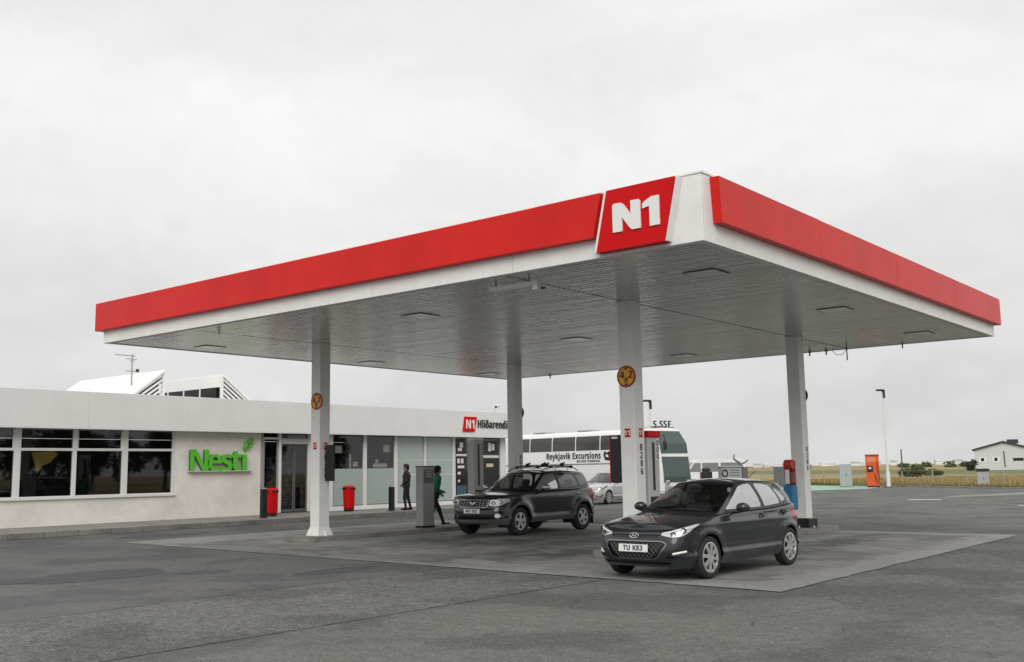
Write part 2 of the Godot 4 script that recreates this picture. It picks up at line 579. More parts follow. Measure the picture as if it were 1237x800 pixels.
func canopy() -> void:
	var t := thing("fuel_canopy", "large flat white and red filling station canopy on four square columns", "canopy")
	# soffit: narrow metal slats running along Z in three lengths
	var zs := [[-CD + 0.12, -13.16], [-13.12, -3.85], [-3.81, -0.12]]
	var nx := 97
	var wx := (CW - 0.24) / nx
	for seg in zs:
		var l: float = seg[1] - seg[0]
		var variants := []
		for v in 3:
			var s := new_st()
			slat(s, wx - 0.012, l, 0.0015 + 0.0012 * v)
			variants.append(s.commit())
		for i in nx:
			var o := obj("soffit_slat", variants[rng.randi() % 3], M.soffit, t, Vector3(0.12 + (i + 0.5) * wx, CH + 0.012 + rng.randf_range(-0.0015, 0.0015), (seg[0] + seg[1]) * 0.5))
			o.rotation.z = rng.randf_range(-0.012, 0.012)
			o.rotation.x = rng.randf_range(-0.0006, 0.0006)
	span("soffit_backing", Vector3(0.05, CH + 0.05, -CD + 0.05), Vector3(CW - 0.05, CH + 0.09, -0.05), M.dark, t)
	span("roof_deck", Vector3(0.06, CT - 0.12, -CD + 0.06), Vector3(CW - 0.06, CT - 0.06, -0.06), M.grey, t)
	# dark edge angle round the soffit
	for e in [[Vector3(0.0, CH, -CD), Vector3(0.09, CH + 0.05, 0)], [Vector3(CW - 0.09, CH, -CD), Vector3(CW, CH + 0.05, 0)], [Vector3(0.093, CH, -0.09), Vector3(CW - 0.093, CH + 0.05, 0)], [Vector3(0.093, CH, -CD), Vector3(CW - 0.093, CH + 0.05, -CD + 0.09)]]:
		span("edge_trim", e[0], e[1], M.white_dirty, t)
	# white fascia panels with fine joints
	var y0 := CH + 0.004
	for side in 2:
		var xx := -0.045 if side == 0 else CW + 0.005
		var cuts := [-CD - 0.045, -13.9, -10.45, -7.0, -3.55, -1.76, 0.045]
		for i in cuts.size() - 1:
			span("fascia_panel", Vector3(xx, y0, cuts[i] + 0.004), Vector3(xx + 0.04, CT, cuts[i + 1] - 0.004), M.white_dirty, t, 0.004)
	for side in 2:
		var zz := 0.005 if side == 0 else -CD - 0.045
		var xs := [0.0, 3.4, 6.8, 10.2, 13.0, CW]
		for i in xs.size() - 1:
			span("fascia_panel", Vector3(xs[i] + 0.004, y0, zz), Vector3(xs[i + 1] - 0.004, CT, zz + 0.04), M.white_dirty, t, 0.004)
	# top capping
	for e in [[Vector3(-0.06, CT + 0.002, -CD - 0.06), Vector3(0.1, CT + 0.03, 0.06)], [Vector3(CW - 0.1, CT + 0.002, -CD - 0.06), Vector3(CW + 0.06, CT + 0.03, 0.06)], [Vector3(0.103, CT + 0.002, -0.1), Vector3(CW - 0.103, CT + 0.03, 0.06)], [Vector3(0.103, CT + 0.002, -CD - 0.06), Vector3(CW - 0.103, CT + 0.03, -CD + 0.1)]]:
		span("capping", e[0], e[1], M.white_dirty, t)
	# red light box bands in panels; slanted ends beside the corner
	var rb := 5.235
	var rt := 5.925
	var p := 0.15
	var zl := [-CD - 0.2, -13.5, -10.0, -6.5, -2.95]
	for i in zl.size() - 1:
		span("red_band", Vector3(-0.05 - p, rb, zl[i] + 0.003), Vector3(-0.05, rt, zl[i + 1] - 0.003), M.red, t, 0.008)
	var s := new_st()      # last piece with the slanted end, outline in (z, y)
	prism(s, PackedVector2Array([Vector2(-2.947, rb), Vector2(-1.80, rb), Vector2(-1.64, rt), Vector2(-2.947, rt)]), p, Transform3D(Basis(Vector3(0, 0, 1), Vector3(0, 1, 0), Vector3(-1, 0, 0)), Vector3(-0.05, 0, 0)))
	obj("red_band", s, M.red, t)
	var s2 := new_st()
	prism(s2, PackedVector2Array([Vector2(0.26, rb), Vector2(3.9, rb), Vector2(3.9, rt), Vector2(0.20, rt)]), p, Transform3D(Basis.IDENTITY, Vector3(0, 0, 0.05)))
	obj("red_band", s2, M.red, t)
	var xl := [3.903, 7.8, 11.7, CW + 0.2]
	for i in xl.size() - 1:
		span("red_band", Vector3(xl[i] + 0.003, rb, 0.05), Vector3(xl[i + 1] - 0.003, rt, 0.05 + p), M.red, t, 0.008)
	span("red_band", Vector3(CW + 0.05, rb, -CD - 0.2), Vector3(CW + 0.05 + p, rt, 0.04), M.red, t, 0.008)
	span("red_band", Vector3(-0.04, rb, -CD - 0.05 - p), Vector3(CW + 0.04, rt, -CD - 0.05), M.red, t, 0.008)
	# thin white edging profiles beside the sign, then the sign box with raised characters
	var face := Transform3D(Basis(Vector3(0, 0, 1), Vector3(0, 1, 0), Vector3(-1, 0, 0)), Vector3(-0.05, 0, 0))
	for e in [[-1.80, -1.735], [-0.52, -0.485]]:
		var sw := new_st()
		prism(sw, PackedVector2Array([Vector2(e[0], 4.99), Vector2(e[1], 4.99), Vector2(e[1] + 0.215, 5.93), Vector2(e[0] + 0.215, 5.93)]), 0.13, face)
		obj("sign_edging", sw, M.white, t)
	var sg := new_st()
	prism(sg, PackedVector2Array([Vector2(-1.73, 4.98), Vector2(-0.525, 4.98), Vector2(-0.31, 5.93), Vector2(-1.515, 5.93)]), 0.17, face)
	var sign_o := obj("logo_sign", sg, M.red_sign, t)
	# N and 1 as blocks with soft corners, drawn from outlines; (z, y)
	var nl := PackedVector2Array([Vector2(-1.40, 5.24), Vector2(-1.23, 5.24), Vector2(-1.23, 5.46), Vector2(-1.09, 5.27), Vector2(-1.05, 5.24), Vector2(-0.90, 5.24), Vector2(-0.90, 5.66), Vector2(-0.93, 5.69), Vector2(-1.07, 5.69), Vector2(-1.07, 5.48), Vector2(-1.20, 5.66), Vector2(-1.25, 5.69), Vector2(-1.37, 5.69), Vector2(-1.40, 5.66)])
	var one := PackedVector2Array([Vector2(-0.74, 5.24), Vector2(-0.57, 5.24), Vector2(-0.57, 5.69), Vector2(-0.70, 5.69), Vector2(-0.83, 5.63), Vector2(-0.86, 5.60), Vector2(-0.86, 5.53), Vector2(-0.74, 5.55)])
	for g in [nl, one]:
		var sn := new_st()
		prism(sn, g, 0.03, Transform3D(face.basis, Vector3(-0.215, 0, 0)))
		obj("letter", sn, M.white, sign_o)
	# recessed square downlights, 3 by 3
	for lx in [2.3, 7.95, 13.4]:
		for lz in [-1.2, -8.0, -15.6]:
			var d := new_st()
			for q in [[Vector3(0, 0, 0.305), Vector3(0.60, 0.008, 0.006)], [Vector3(0, 0, -0.305), Vector3(0.60, 0.008, 0.006)], [Vector3(0.305, 0, 0), Vector3(0.006, 0.008, 0.604)], [Vector3(-0.305, 0, 0), Vector3(0.006, 0.008, 0.604)]]:
				bx(d, q[0], q[1], 0.002)
			var dn := obj("downlight", d, M.grey_dark, t, Vector3(lx, CH - 0.002, lz))
			box("lamp_glass", Vector3(0, 0.0, 0), Vector3(0.59, 0.006, 0.59), M.soffit_lamp, dn, 0.002)
	# columns with flared steel shoes
	for c in COLS:
		var col := box("column", Vector3(c[0], (CH + 0.06) * 0.5 + 0.03, c[1]), Vector3(0.34, CH - 0.06, 0.34), M.white_dirty, t, 0.012)
		col.name = col.name
		var sf := new_st()
		# shoe: square frustum
		var y := -(CH + 0.06) * 0.5
		var rings := [[0.235, 0.05], [0.235, 0.10], [0.172, 0.30]]
		for k in 2:
			for q in 4:
				var a0 := Vector2(1, 1).rotated(q * PI / 2)
				var a1 := Vector2(1, 1).rotated((q + 1) * PI / 2)
				poly(sf, [Vector3(a0.x * rings[k][0], y + rings[k][1], a0.y * rings[k][0]), Vector3(a1.x * rings[k][0], y + rings[k][1], a1.y * rings[k][0]), Vector3(a1.x * rings[k + 1][0], y + rings[k + 1][1], a1.y * rings[k + 1][0]), Vector3(a0.x * rings[k + 1][0], y + rings[k + 1][1], a0.y * rings[k + 1][0])], Vector3(a0.x + a1.x, 0.3, a0.y + a1.y))
		obj("shoe", sf, M.white_dirty if c[0] < 8.0 or c[1] < -8.0 else M.white_dirty, col)
		# bolted fins on each face
		for q in 4:
			var fin := new_st()
			var bb := Basis(Vector3.UP, q * PI / 2)
			prism(fin, PackedVector2Array([Vector2(0.17, y + 0.04), Vector2(0.31, y + 0.04), Vector2(0.31, y + 0.07), Vector2(0.175, y + 0.26)]), 0.02, Transform3D(bb, bb * Vector3(0, 0, -0.01)))
			obj("fin", fin, M.white_dirty, col)
		box("foot_plate", Vector3(0, y + 0.02, 0), Vector3(0.64, 0.05, 0.64), M.black, col, 0.01)
		if c[0] > 8.0 and c[1] > -8.0: box("skirt", Vector3(0, y + 0.17, 0), Vector3(0.52, 0.30, 0.52), M.black, col, 0.02)
		box("cap_flange", Vector3(0, CH * 0.5 - 0.045, 0), Vector3(0.38, 0.02, 0.38), M.grey_light, col, 0.004)
	# pump islands
	for z: float in [-3.83, -13.14]:
		var isl := new_st()
		var xa := 3.0
		var xb := 12.95
		var w := 0.55
		var out := PackedVector2Array()
		for k in 9: out.append(Vector2(xa + w * 0.6 - cos((k / 8.0 - 0.5) * PI) * w * 0.6, -z + sin((k / 8.0 - 0.5) * PI) * w))
		for k in 9: out.append(Vector2(xb - w * 0.6 + cos((k / 8.0 - 0.5) * PI) * w * 0.6, -z - sin((k / 8.0 - 0.5) * PI) * w))
		prism(isl, out, 0.12, Transform3D(Basis(Vector3(1, 0, 0), Vector3(0, 0, -1), Vector3(0, 1, 0)), Vector3(0, 0.001, 0)))
		var io := struct("pump_island", isl, M.concrete)
		io.set_meta("label", "low raised concrete pump island")

func slat(s: SurfaceTool, w: float, l: float, sag: float) -> void:   # convex pan, smooth across its width
	var xs := [-0.5, -0.46, -0.25, 0.0, 0.25, 0.46, 0.5]
	var ys := [0.02, 0.0, -sag * 0.7, -sag, -sag * 0.7, 0.0, 0.02]
	for i in 6:
		var q := []
		for k in [i, i + 1]:
			var n := Vector3(0, -1, 0)
			if i == 0 or i == 5: n = Vector3(-1 if i == 0 else 1, -0.4, 0).normalized()
			else:
				var dy: float = (ys[mini(k + 1, 5)] - ys[maxi(k - 1, 1)]) / ((xs[mini(k + 1, 5)] - xs[maxi(k - 1, 1)]) * w)
				n = Vector3(dy, -1, 0).normalized()
			q.append([Vector3(xs[k] * w, ys[k], -l * 0.5), n])
			q.append([Vector3(xs[k] * w, ys[k], l * 0.5), n])
		tri_n(s, q[0], q[1], q[3])
		tri_n(s, q[0], q[3], q[2])

# ---------------------------------------------------------------- shop
const WZ := -24.5     # outer face of the shop wall
const FZ := -24.02    # face of its fascia

func store() -> void:
	var t := thing("shop_building", "long low cream and white shop with dark windows behind the canopy", "building")
	var fl := 0.2
	# shell
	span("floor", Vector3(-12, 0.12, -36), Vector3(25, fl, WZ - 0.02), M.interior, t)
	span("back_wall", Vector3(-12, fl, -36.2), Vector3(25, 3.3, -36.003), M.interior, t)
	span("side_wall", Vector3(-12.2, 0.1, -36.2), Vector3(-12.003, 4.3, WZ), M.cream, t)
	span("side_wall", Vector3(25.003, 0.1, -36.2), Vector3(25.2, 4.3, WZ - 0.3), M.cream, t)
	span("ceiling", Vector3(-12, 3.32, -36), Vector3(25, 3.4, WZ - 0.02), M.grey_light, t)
	span("roof", Vector3(-12.2, 4.1, -36.4), Vector3(25.3, 4.2, FZ - 0.1), M.white, t)
	# fascia in long panels
	var cuts := [-12.0, -8.0, -4.0, 0.3, 3.62, 7.25, 10.9, 14.5, 18.1, 21.7, 25.3]
	for i in cuts.size() - 1:
		span("fascia_panel", Vector3(cuts[i] + 0.003, 3.21, FZ - 0.06), Vector3(cuts[i + 1] - 0.003, 4.36, FZ), M.fascia_grey, t, 0.006)
	span("fascia_return", Vector3(25.24, 3.21, -36), Vector3(25.3, 4.36, FZ - 0.07), M.fascia_grey, t)
	span("fascia_lip", Vector3(-12, 3.165, FZ - 0.10), Vector3(25.3, 3.206, FZ + 0.015), M.frame_white, t, 0.006)
	span("fascia_soffit", Vector3(-12, 3.21, WZ - 0.2), Vector3(25.2, 3.25, FZ - 0.065), M.frame_white, t)
	# walls
	span("wall", Vector3(-12, 0.1, WZ - 0.25), Vector3(7.05, 0.97, WZ), M.cream, t)
	span("wall", Vector3(7.053, 0.1, WZ - 0.25), Vector3(10.66, 3.205, WZ), M.cream, t)
	span("sill", Vector3(-12, 0.973, WZ - 0.2), Vector3(7.10, 1.04, WZ + 0.07), M.frame_white, t, 0.01)
	# dining room windows: mullions and two rows of panes
	var mu := [-9.02, -7.24, -5.46, -3.68, -1.90, -0.13, 1.65, 3.47, 5.21, 7.0]
	for i in mu.size() - 1:
		var w := Node3D.new()
		w.name = "window"
		t.add_child(w, true)
		var a: float = mu[i]
		var b: float = mu[i + 1]
		var thick := 0.10 if (i % 2 == 0) else 0.065
		span("frame", Vector3(a - thick, 1.043, WZ - 0.12), Vector3(a + thick, 3.2, WZ - 0.012), M.frame_white, w, 0.008)
		if i == mu.size() - 2: span("frame", Vector3(b - 0.02, 1.043, WZ - 0.12), Vector3(b + 0.05, 3.2, WZ - 0.015), M.frame_white, w, 0.008)
		var thick_b := 0.10 if ((i + 1) % 2 == 0) else 0.065
		if i == mu.size() - 2: thick_b = 0.02
		span("frame", Vector3(a + thick, 2.49, WZ - 0.11), Vector3(b - thick_b, 2.575, WZ - 0.02), M.frame_white, w, 0.008)
		span("frame", Vector3(a + thick, 1.043, WZ - 0.11), Vector3(b - thick_b, 1.085, WZ - 0.03), M.frame_white, w, 0.005)
		span("frame", Vector3(a + thick, 3.15, WZ - 0.11), Vector3(b - thick_b, 3.2, WZ - 0.03), M.grey, w, 0.005)
		if i % 2 == 1:     # opening top light with its own sash
			for e in [[Vector3(a + thick, 2.575, 0), Vector3(a + thick + 0.05, 3.15, 0)], [Vector3(b - thick_b - 0.05, 2.575, 0), Vector3(b - thick_b, 3.15, 0)]]:
				span("frame", Vector3(e[0].x, e[0].y, WZ - 0.09), Vector3(e[1].x, e[1].y, WZ - 0.025), M.frame_white, w, 0.005)
		var px := (a + b) * 0.5 + (thick - thick_b) * 0.5
		var pw := b - a - thick - thick_b
		box("pane", Vector3(px, 1.79, WZ - 0.075), Vector3(pw, 1.41, 0.008), M.pane, w).rotation.y = rng.randf_range(-0.004, 0.004)
		box("pane", Vector3(px, 2.865, WZ - 0.075), Vector3(pw, 0.57, 0.008), M.pane, w).rotation.y = rng.randf_range(-0.004, 0.004)
	# entrance: glazed side light, white post, glazed door pair, header
	var en := Node3D.new()
	en.name = "entrance"
	t.add_child(en, true)
	for e in [[10.68, 10.80], [11.52, 11.64], [12.93, 13.06]]:
		span("door_post", Vector3(e[0], fl, WZ - 0.14), Vector3(e[1], 3.2, WZ - 0.005), M.frame_white if e[0] > 11.0 else M.grey, en, 0.008)
	span("header", Vector3(11.643, 2.78, WZ - 0.12), Vector3(12.927, 3.0, WZ + 0.02), M.grey_light, en, 0.01)
	span("header_glass", Vector3(11.643, 3.0, WZ - 0.1), Vector3(12.927, 3.2, WZ - 0.08), M.pane, en)
	span("header", Vector3(10.803, 2.95, WZ - 0.1), Vector3(11.517, 3.03, WZ - 0.02), M.frame_white, en, 0.008)
	span("side_pane", Vector3(10.87, 0.35, WZ - 0.08), Vector3(11.45, 2.95, WZ - 0.07), M.pane, en)
	for e in [[10.803, 10.87], [11.45, 11.517]]:
		span("stile", Vector3(e[0], fl, WZ - 0.11), Vector3(e[1], 2.947, WZ - 0.03), M.grey, en, 0.006)
	span("stile", Vector3(10.87, fl, WZ - 0.11), Vector3(11.45, 0.35, WZ - 0.03), M.grey, en, 0.006)
	for e in [[11.66, 12.27], [12.30, 12.91]]:
		var d := Node3D.new()
		d.name = "door"
		t.add_child(d, true)
		span("pane", Vector3(e[0] + 0.05, 0.32, WZ - 0.09), Vector3(e[1] - 0.05, 2.72, WZ - 0.08), M.pane, d)
		for x in [e[0], e[1] - 0.05]:
			span("stile", Vector3(x, fl + 0.02, WZ - 0.11), Vector3(x + 0.05, 2.775, WZ - 0.06), M.grey_dark, d, 0.006)
		span("rail", Vector3(e[0] + 0.05, fl + 0.02, WZ - 0.11), Vector3(e[1] - 0.05, 0.32, WZ - 0.06), M.grey_dark, d, 0.006)
		span("rail", Vector3(e[0] + 0.05, 2.72, WZ - 0.11), Vector3(e[1] - 0.05, 2.775, WZ - 0.06), M.grey_dark, d, 0.006)
	span("wall", Vector3(13.063, fl, WZ - 0.2), Vector3(14.02, 3.205, WZ - 0.02), M.grey, t)
	# shop windows: low plinth, white posts, big panes with a frosted lower film
	span("plinth", Vector3(14.02, 0.1, WZ - 0.2), Vector3(24.98, 0.33, WZ), M.white_dirty, t, 0.01)
	var gm := [14.10, 15.92, 17.69, 19.46, 21.33]
	for i in 5:
		var wd := 0.09 if i != 3 else 0.06
		span("window_post", Vector3(gm[i] - wd, 0.333, WZ - 0.12), Vector3(gm[i] + wd, 3.2, WZ - 0.003), M.frame_white, t, 0.008)
	for i in 4:
		var w := Node3D.new()
		w.name = "window"
		t.add_child(w, true)
		var a: float = gm[i] + 0.092
		var b: float = gm[i + 1] - 0.092
		span("pane", Vector3(a, 0.36, WZ - 0.075), Vector3(b, 3.17, WZ - 0.067), M.pane, w)
		var film_top := 1.82 if i < 2 else 3.165
		span("frosted_film", Vector3(a + 0.004, 0.363, WZ - 0.064), Vector3(b - 0.004, film_top, WZ - 0.061), M.film_green if i < 2 else M.film_pale, w)
		span("frame", Vector3(a, 0.335, WZ - 0.11), Vector3(b, 0.36, WZ - 0.04), M.grey_dark, w)
		span("frame", Vector3(a, 3.17, WZ - 0.11), Vector3(b, 3.2, WZ - 0.04), M.grey_dark, w)
		if i >= 2:
			for y in [2.14, 1.52]: span("film_line", Vector3(a, y, WZ - 0.059), Vector3(b, y + 0.02, WZ - 0.056), M.frame_white, w)
		# notices and a display inside the clear upper part
		if i == 0:
			for q in [[15.15, 1.84, 15.24, 2.40], [14.4, 2.45, 14.75, 2.75], [15.35, 1.9, 15.6, 2.1]]:
				span("notice", Vector3(q[0], q[1], WZ - 0.13), Vector3(q[2], q[3], WZ - 0.12), M.white, w)
		if i == 1:
			for q in [[16.45, 1.86, 17.25, 2.02], [16.6, 2.05, 16.75, 2.2], [17.05, 2.5, 17.4, 2.8]]:
				span("notice", Vector3(q[0], q[1], WZ - 0.13), Vector3(q[2], q[3], WZ - 0.12), M.white, w)
	# poster bay
	span("window_post", Vector3(24.6, 0.333, WZ - 0.12), Vector3(25.0, 3.2, WZ - 0.003), M.frame_white, t, 0.01)
	var pb := Node3D.new()
	pb.name = "poster_bay"
	t.add_child(pb, true)
	span("pane", Vector3(21.43, 0.36, WZ - 0.075), Vector3(24.6, 3.18, WZ - 0.067), M.pane, pb)
	span("back_panel", Vector3(21.43, 0.34, WZ - 0.6), Vector3(24.6, 3.19, WZ - 0.55), M.black, pb)
	var blue := mat(lin(0.03, 0.10, 0.14), 0.4)
	for q in [[21.5, 2.45, 22.15, 3.1, M.black], [21.5, 1.0, 22.15, 2.3, M.black], [21.55, 0.45, 22.1, 1.35, blue], [23.4, 2.42, 24.45, 3.05, M.black], [23.3, 0.5, 24.5, 2.2, M.black]]:
		span("poster", Vector3(q[0], q[1], WZ - 0.06), Vector3(q[2], q[3], WZ - 0.05), q[4], pb)
	for q in [[21.5, 2.33, 22.2, 2.42], [23.3, 2.25, 24.5, 2.36]]:
		span("shelf_rail", Vector3(q[0], q[1], WZ - 0.06), Vector3(q[2], q[3], WZ - 0.03), M.frame_white, pb)
	for q in [[21.62, 2.55, 21.9, 2.7], [21.75, 2.72, 21.98, 2.95], [21.58, 2.0, 21.74, 2.22], [21.82, 2.0, 22.0, 2.22], [21.6, 1.78, 22.05, 1.9], [21.6, 1.5, 21.8, 1.62], [21.62, 1.15, 21.75, 1.27], [23.75, 2.55, 23.95, 2.95], [24.0, 2.6, 24.2, 2.9]]:
		span("print_block", Vector3(q[0], q[1], WZ - 0.048), Vector3(q[2], q[3], WZ - 0.044), M.frame_white, pb)
	for x in [22.55, 22.75, 22.95, 23.12]:
		span("display_bar", Vector3(x, 0.6, WZ - 0.5), Vector3(x + 0.05, 3.1, WZ - 0.45), M.grey, pb)
	span("print_block", Vector3(23.6, 1.82, WZ - 0.048), Vector3(24.1, 1.98, WZ - 0.044), mat(lin(0.6, 0.55, 0.3), 0.5), pb)
	# saw-tooth roof lights: the pair leans apart, slatted ends, windows down one flank
	monitor(t, 9.33, -1.0)
	monitor(t, 12.04, 1.0)
	# things inside, seen dimly
	shop_inside()
	# letters on the wall
	var sg := thing("green_wall_sign", "bright green raised lettering with a leaf on cream wall", "sign", Vector3(7.6, 1.86, WZ))
	span("shelf", Vector3(-0.05, -0.09, 0.005), Vector3(2.62, -0.05, 0.16), M.grey_light, sg, 0.006)
	var green := mat(lin(0.10, 0.50, 0.03), 0.35)
	var dgreen := mat(lin(0.01, 0.16, 0.01), 0.4)
	# each letter: dark green return behind, bright face in front
	var font_h := 0.74
	var x0 := 0.42
	var lx := [["N", 0.36], ["e", 1.0], ["s", 1.50], ["t", 1.93], ["ı", 2.27]]
	for q in lx:
		var tm := text_mesh(q[0], font_h * 1.0, 0.10)
		var o := obj("letter", tm, dgreen, sg, Vector3(q[1], 0.30, 0.075))
		o.scale = Vector3(1.18, 1, 1)
		var f := obj("letter_face", text_mesh(q[0], font_h, 0.02), green, sg, Vector3(q[1] - 0.018, 0.312, 0.145))
		f.scale = Vector3(1.18, 1, 1)
	var leaf := PackedVector2Array([Vector2(2.26, 0.66), Vector2(2.24, 0.78), Vector2(2.30, 0.93), Vector2(2.44, 1.05), Vector2(2.66, 1.13), Vector2(2.63, 0.96), Vector2(2.54, 0.80), Vector2(2.42, 0.71), Vector2(2.32, 0.68)])
	var ls := new_st()
	prism(ls, leaf, 0.10, Transform3D(Basis.IDENTITY, Vector3(0, 0, 0.03)))
	obj("leaf", ls, green, sg)
	for v in [[0.12, Vector2(2.30, 0.70), Vector2(2.60, 1.08)], [0.05, Vector2(2.40, 0.84), Vector2(2.40, 0.99)], [0.05, Vector2(2.48, 0.93), Vector2(2.58, 0.92)], [0.05, Vector2(2.36, 0.78), Vector2(2.48, 0.79)]]:
		var vs := new_st()
		tube(vs, [Vector3(v[1].x, v[1].y, 0.135), Vector3(v[2].x, v[2].y, 0.135)], 0.011, 6)
		obj("leaf_vein", vs, dgreen, sg)
	# name on the fascia: slanted red logo plate and black lettering
	var ns := thing("fascia_name_sign", "slanted red logo plate with black place name on white fascia", "sign", Vector3(21.36, 3.42, FZ))
	var ps := new_st()
	prism(ps, PackedVector2Array([Vector2(0, 0), Vector2(0.80, 0), Vector2(0.96, 0.68), Vector2(0.13, 0.68)]), 0.05)
	var plate := obj("logo_plate", ps, M.red_sign, ns)
	var n1 := obj("logo_text", text_mesh("N1", 0.40, 0.02), M.white, plate, Vector3(0.49, 0.33, 0.06))
	fit_width(n1, 0.56, 0.48)
	var nm := obj("name_text", text_mesh("Hlíðarendi", 0.36, 0.03, "Droid Sans", true), M.black, ns, Vector3(2.08, 0.36, 0.02))
	fit_width(nm, 2.12, 23.47 - 21.36)

func fit_width(o: MeshInstance3D, w: float, x: float) -> void:      # stretch lettering to a width and centre it
	var bb := o.mesh.get_aabb()
	o.scale.x = w / bb.size.x
	o.position.x = x - bb.get_center().x * o.scale.x

func monitor(t: Node3D, x: float, side: float) -> void:
	var z0 := -29.0
	var z1 := -35.5
	var y0 := 4.2
	var yt := 5.72
	var w := 2.05
	var m := Node3D.new()
	m.name = "roof_light"
	t.add_child(m, true)
	# sloping roof sheet
	var s := new_st()
	var xo := x + side * w
	prism(s, PackedVector2Array([Vector2(x, yt), Vector2(xo, y0), Vector2(xo, y0 + 0.08), Vector2(x, yt + 0.08)]), z0 - z1 + 0.1, Transform3D(Basis.IDENTITY, Vector3(0, 0, z1)))
	obj("roof_sheet", s, M.white, m)
	# slatted gable end: slats follow the slope
	for k in 8:
		var d := k * 0.185
		var ln := (1.0 - d / (yt - y0))
		if ln < 0.05: continue
		var sl := new_st()
		var ya := yt - 0.06 - d
		prism(sl, PackedVector2Array([Vector2(x + side * 0.06, ya - 0.03), Vector2(x + side * 0.06, ya - 0.125), Vector2(x + side * maxf(0.07, w * ln - 0.15), y0 + 0.02), Vector2(x + side * maxf(0.08, w * ln - 0.02), y0 + 0.02)]), 0.05, Transform3D(Basis.IDENTITY, Vector3(0, 0, z0 - 0.03)))
		obj("slat", sl, M.frame_white, m)
	var gb := new_st()
	prism(gb, PackedVector2Array([Vector2(x + side * 0.05, y0), Vector2(x + side * (w - 0.05), y0), Vector2(x + side * 0.05, yt - 0.03)]), 0.05, Transform3D(Basis.IDENTITY, Vector3(0, 0, z0 - 0.3)))
	obj("gable_panel", gb, M.dark, m)
	span("corner_post", Vector3(x - 0.05, y0, z0 - 0.06), Vector3(x + 0.05, yt - 0.004, z0 + 0.04), M.frame_white, m)
	# upright flank with a strip of windows
	span("flank_wall", Vector3(x - 0.04, 5.27, z1), Vector3(x + 0.04, yt - 0.002, z0 - 0.07), M.fascia_grey, m)
	span("flank_wall", Vector3(x - 0.04, y0, z1), Vector3(x + 0.04, 4.6, z0 - 0.07), M.fascia_grey, m)
	for k in 5:
		var za := z0 - 0.35 - k * 1.2
		span("window", Vector3(x - 0.02, 4.605, za - 1.12), Vector3(x + 0.02, 5.265, za), M.black, m)
		span("window_frame", Vector3(x - 0.05, 4.602, za - 1.19), Vector3(x + 0.05, 5.268, za - 1.125), M.frame_white, m)

func shop_inside() -> void:
	var wood := mat(lin(0.12, 0.07, 0.04), 0.5)
	var n := 0
	for x in [-1.2, 1.4, 3.2, 5.0, 6.4]:
		var tb := thing("dining_table", "small dark dining table behind the shop windows", "table", Vector3(x, 0.2, -26.2 - 0.5 * (n % 2)), 0.0, "tables behind the windows")
		box("table_top", Vector3(0, 0.74, 0), Vector3(0.8, 0.03, 0.8), wood, tb, 0.006)
		var s := new_st()
		lathe(s, [Vector2(0.0, 0.0), Vector2(0.26, 0.0), Vector2(0.26, 0.02), Vector2(0.04, 0.05), Vector2(0.035, 0.72), Vector2(0, 0.72)])
		obj("pedestal", s, M.black, tb)
		n += 1
	var yl := mat(lin(0.62, 0.46, 0.10), 0.6)
	var fs := new_st()
	prism(fs, PackedVector2Array([Vector2(-0.35, 0.0), Vector2(-0.15, -0.65), Vector2(0.0, -0.42), Vector2(0.25, -0.32), Vector2(0.5, -0.05), Vector2(0.35, 0.05)]), 0.02)
	var bn := obj("hanging_banner", fs, yl, self, Vector3(2.7, 2.45, -25.1))
	tag(bn, "yellow cloth hanging behind the left shop window", "banner")
	for q in [[11.9, -27.6], [13.6, -27.4], [15.4, -28.2], [17.2, -28.4]]:
		var sh := thing("shop_shelf", "goods shelf standing inside the shop", "shelf", Vector3(q[0], 0.2, q[1]), 0.0, "goods shelves inside the shop")
		span("back", Vector3(-0.6, 0, -0.22), Vector3(0.6, 2.0, -0.19), M.grey_dark, sh)
		for k in 5:
			span("board", Vector3(-0.6, 0.1 + k * 0.42, -0.188), Vector3(0.6, 0.13 + k * 0.42, 0.2), M.grey, sh)
			var x := -0.55
			while x < 0.5 and q[0] < 14.0:
				var w := rng.randf_range(0.08, 0.16)
				var h := rng.randf_range(0.14, 0.32)
				var c: Color = [lin(0.5, 0.06, 0.04), lin(0.55, 0.38, 0.06), lin(0.08, 0.12, 0.3), lin(0.55, 0.53, 0.48), lin(0.06, 0.2, 0.08)][rng.randi() % 5]
				span("goods_box", Vector3(x, 0.133 + k * 0.42, -0.1), Vector3(x + w, 0.133 + k * 0.42 + h, 0.14), mat(c, 0.5), sh)
				x += w + 0.02

# ---------------------------------------------------------------- cars
# A car stands with its nose towards -X, its left side towards +Z, wheels on y 0, x 0 midway between the axles.
func crv(pts: Array, x: float) -> float:      # smooth curve through Vector2 points sorted by x
	var n := pts.size()
	if x <= pts[0].x: return pts[0].y
	if x >= pts[n - 1].x: return pts[n - 1].y
	for i in n - 1:
		var a: Vector2 = pts[i]
		var b: Vector2 = pts[i + 1]
		if x <= b.x:
			var m0: float = (b.y - pts[maxi(i - 1, 0)].y) / (b.x - pts[maxi(i - 1, 0)].x)
			var m1: float = (pts[mini(i + 2, n - 1)].y - a.y) / (pts[mini(i + 2, n - 1)].x - a.x)
			var h := b.x - a.x
			var t := (x - a.x) / h
			var t2 := t * t
			var t3 := t2 * t
			return (2 * t3 - 3 * t2 + 1) * a.y + (t3 - 2 * t2 + t) * h * m0 + (-2 * t3 + 3 * t2) * b.y + (t3 - t2) * h * m1
	return pts[n - 1].y

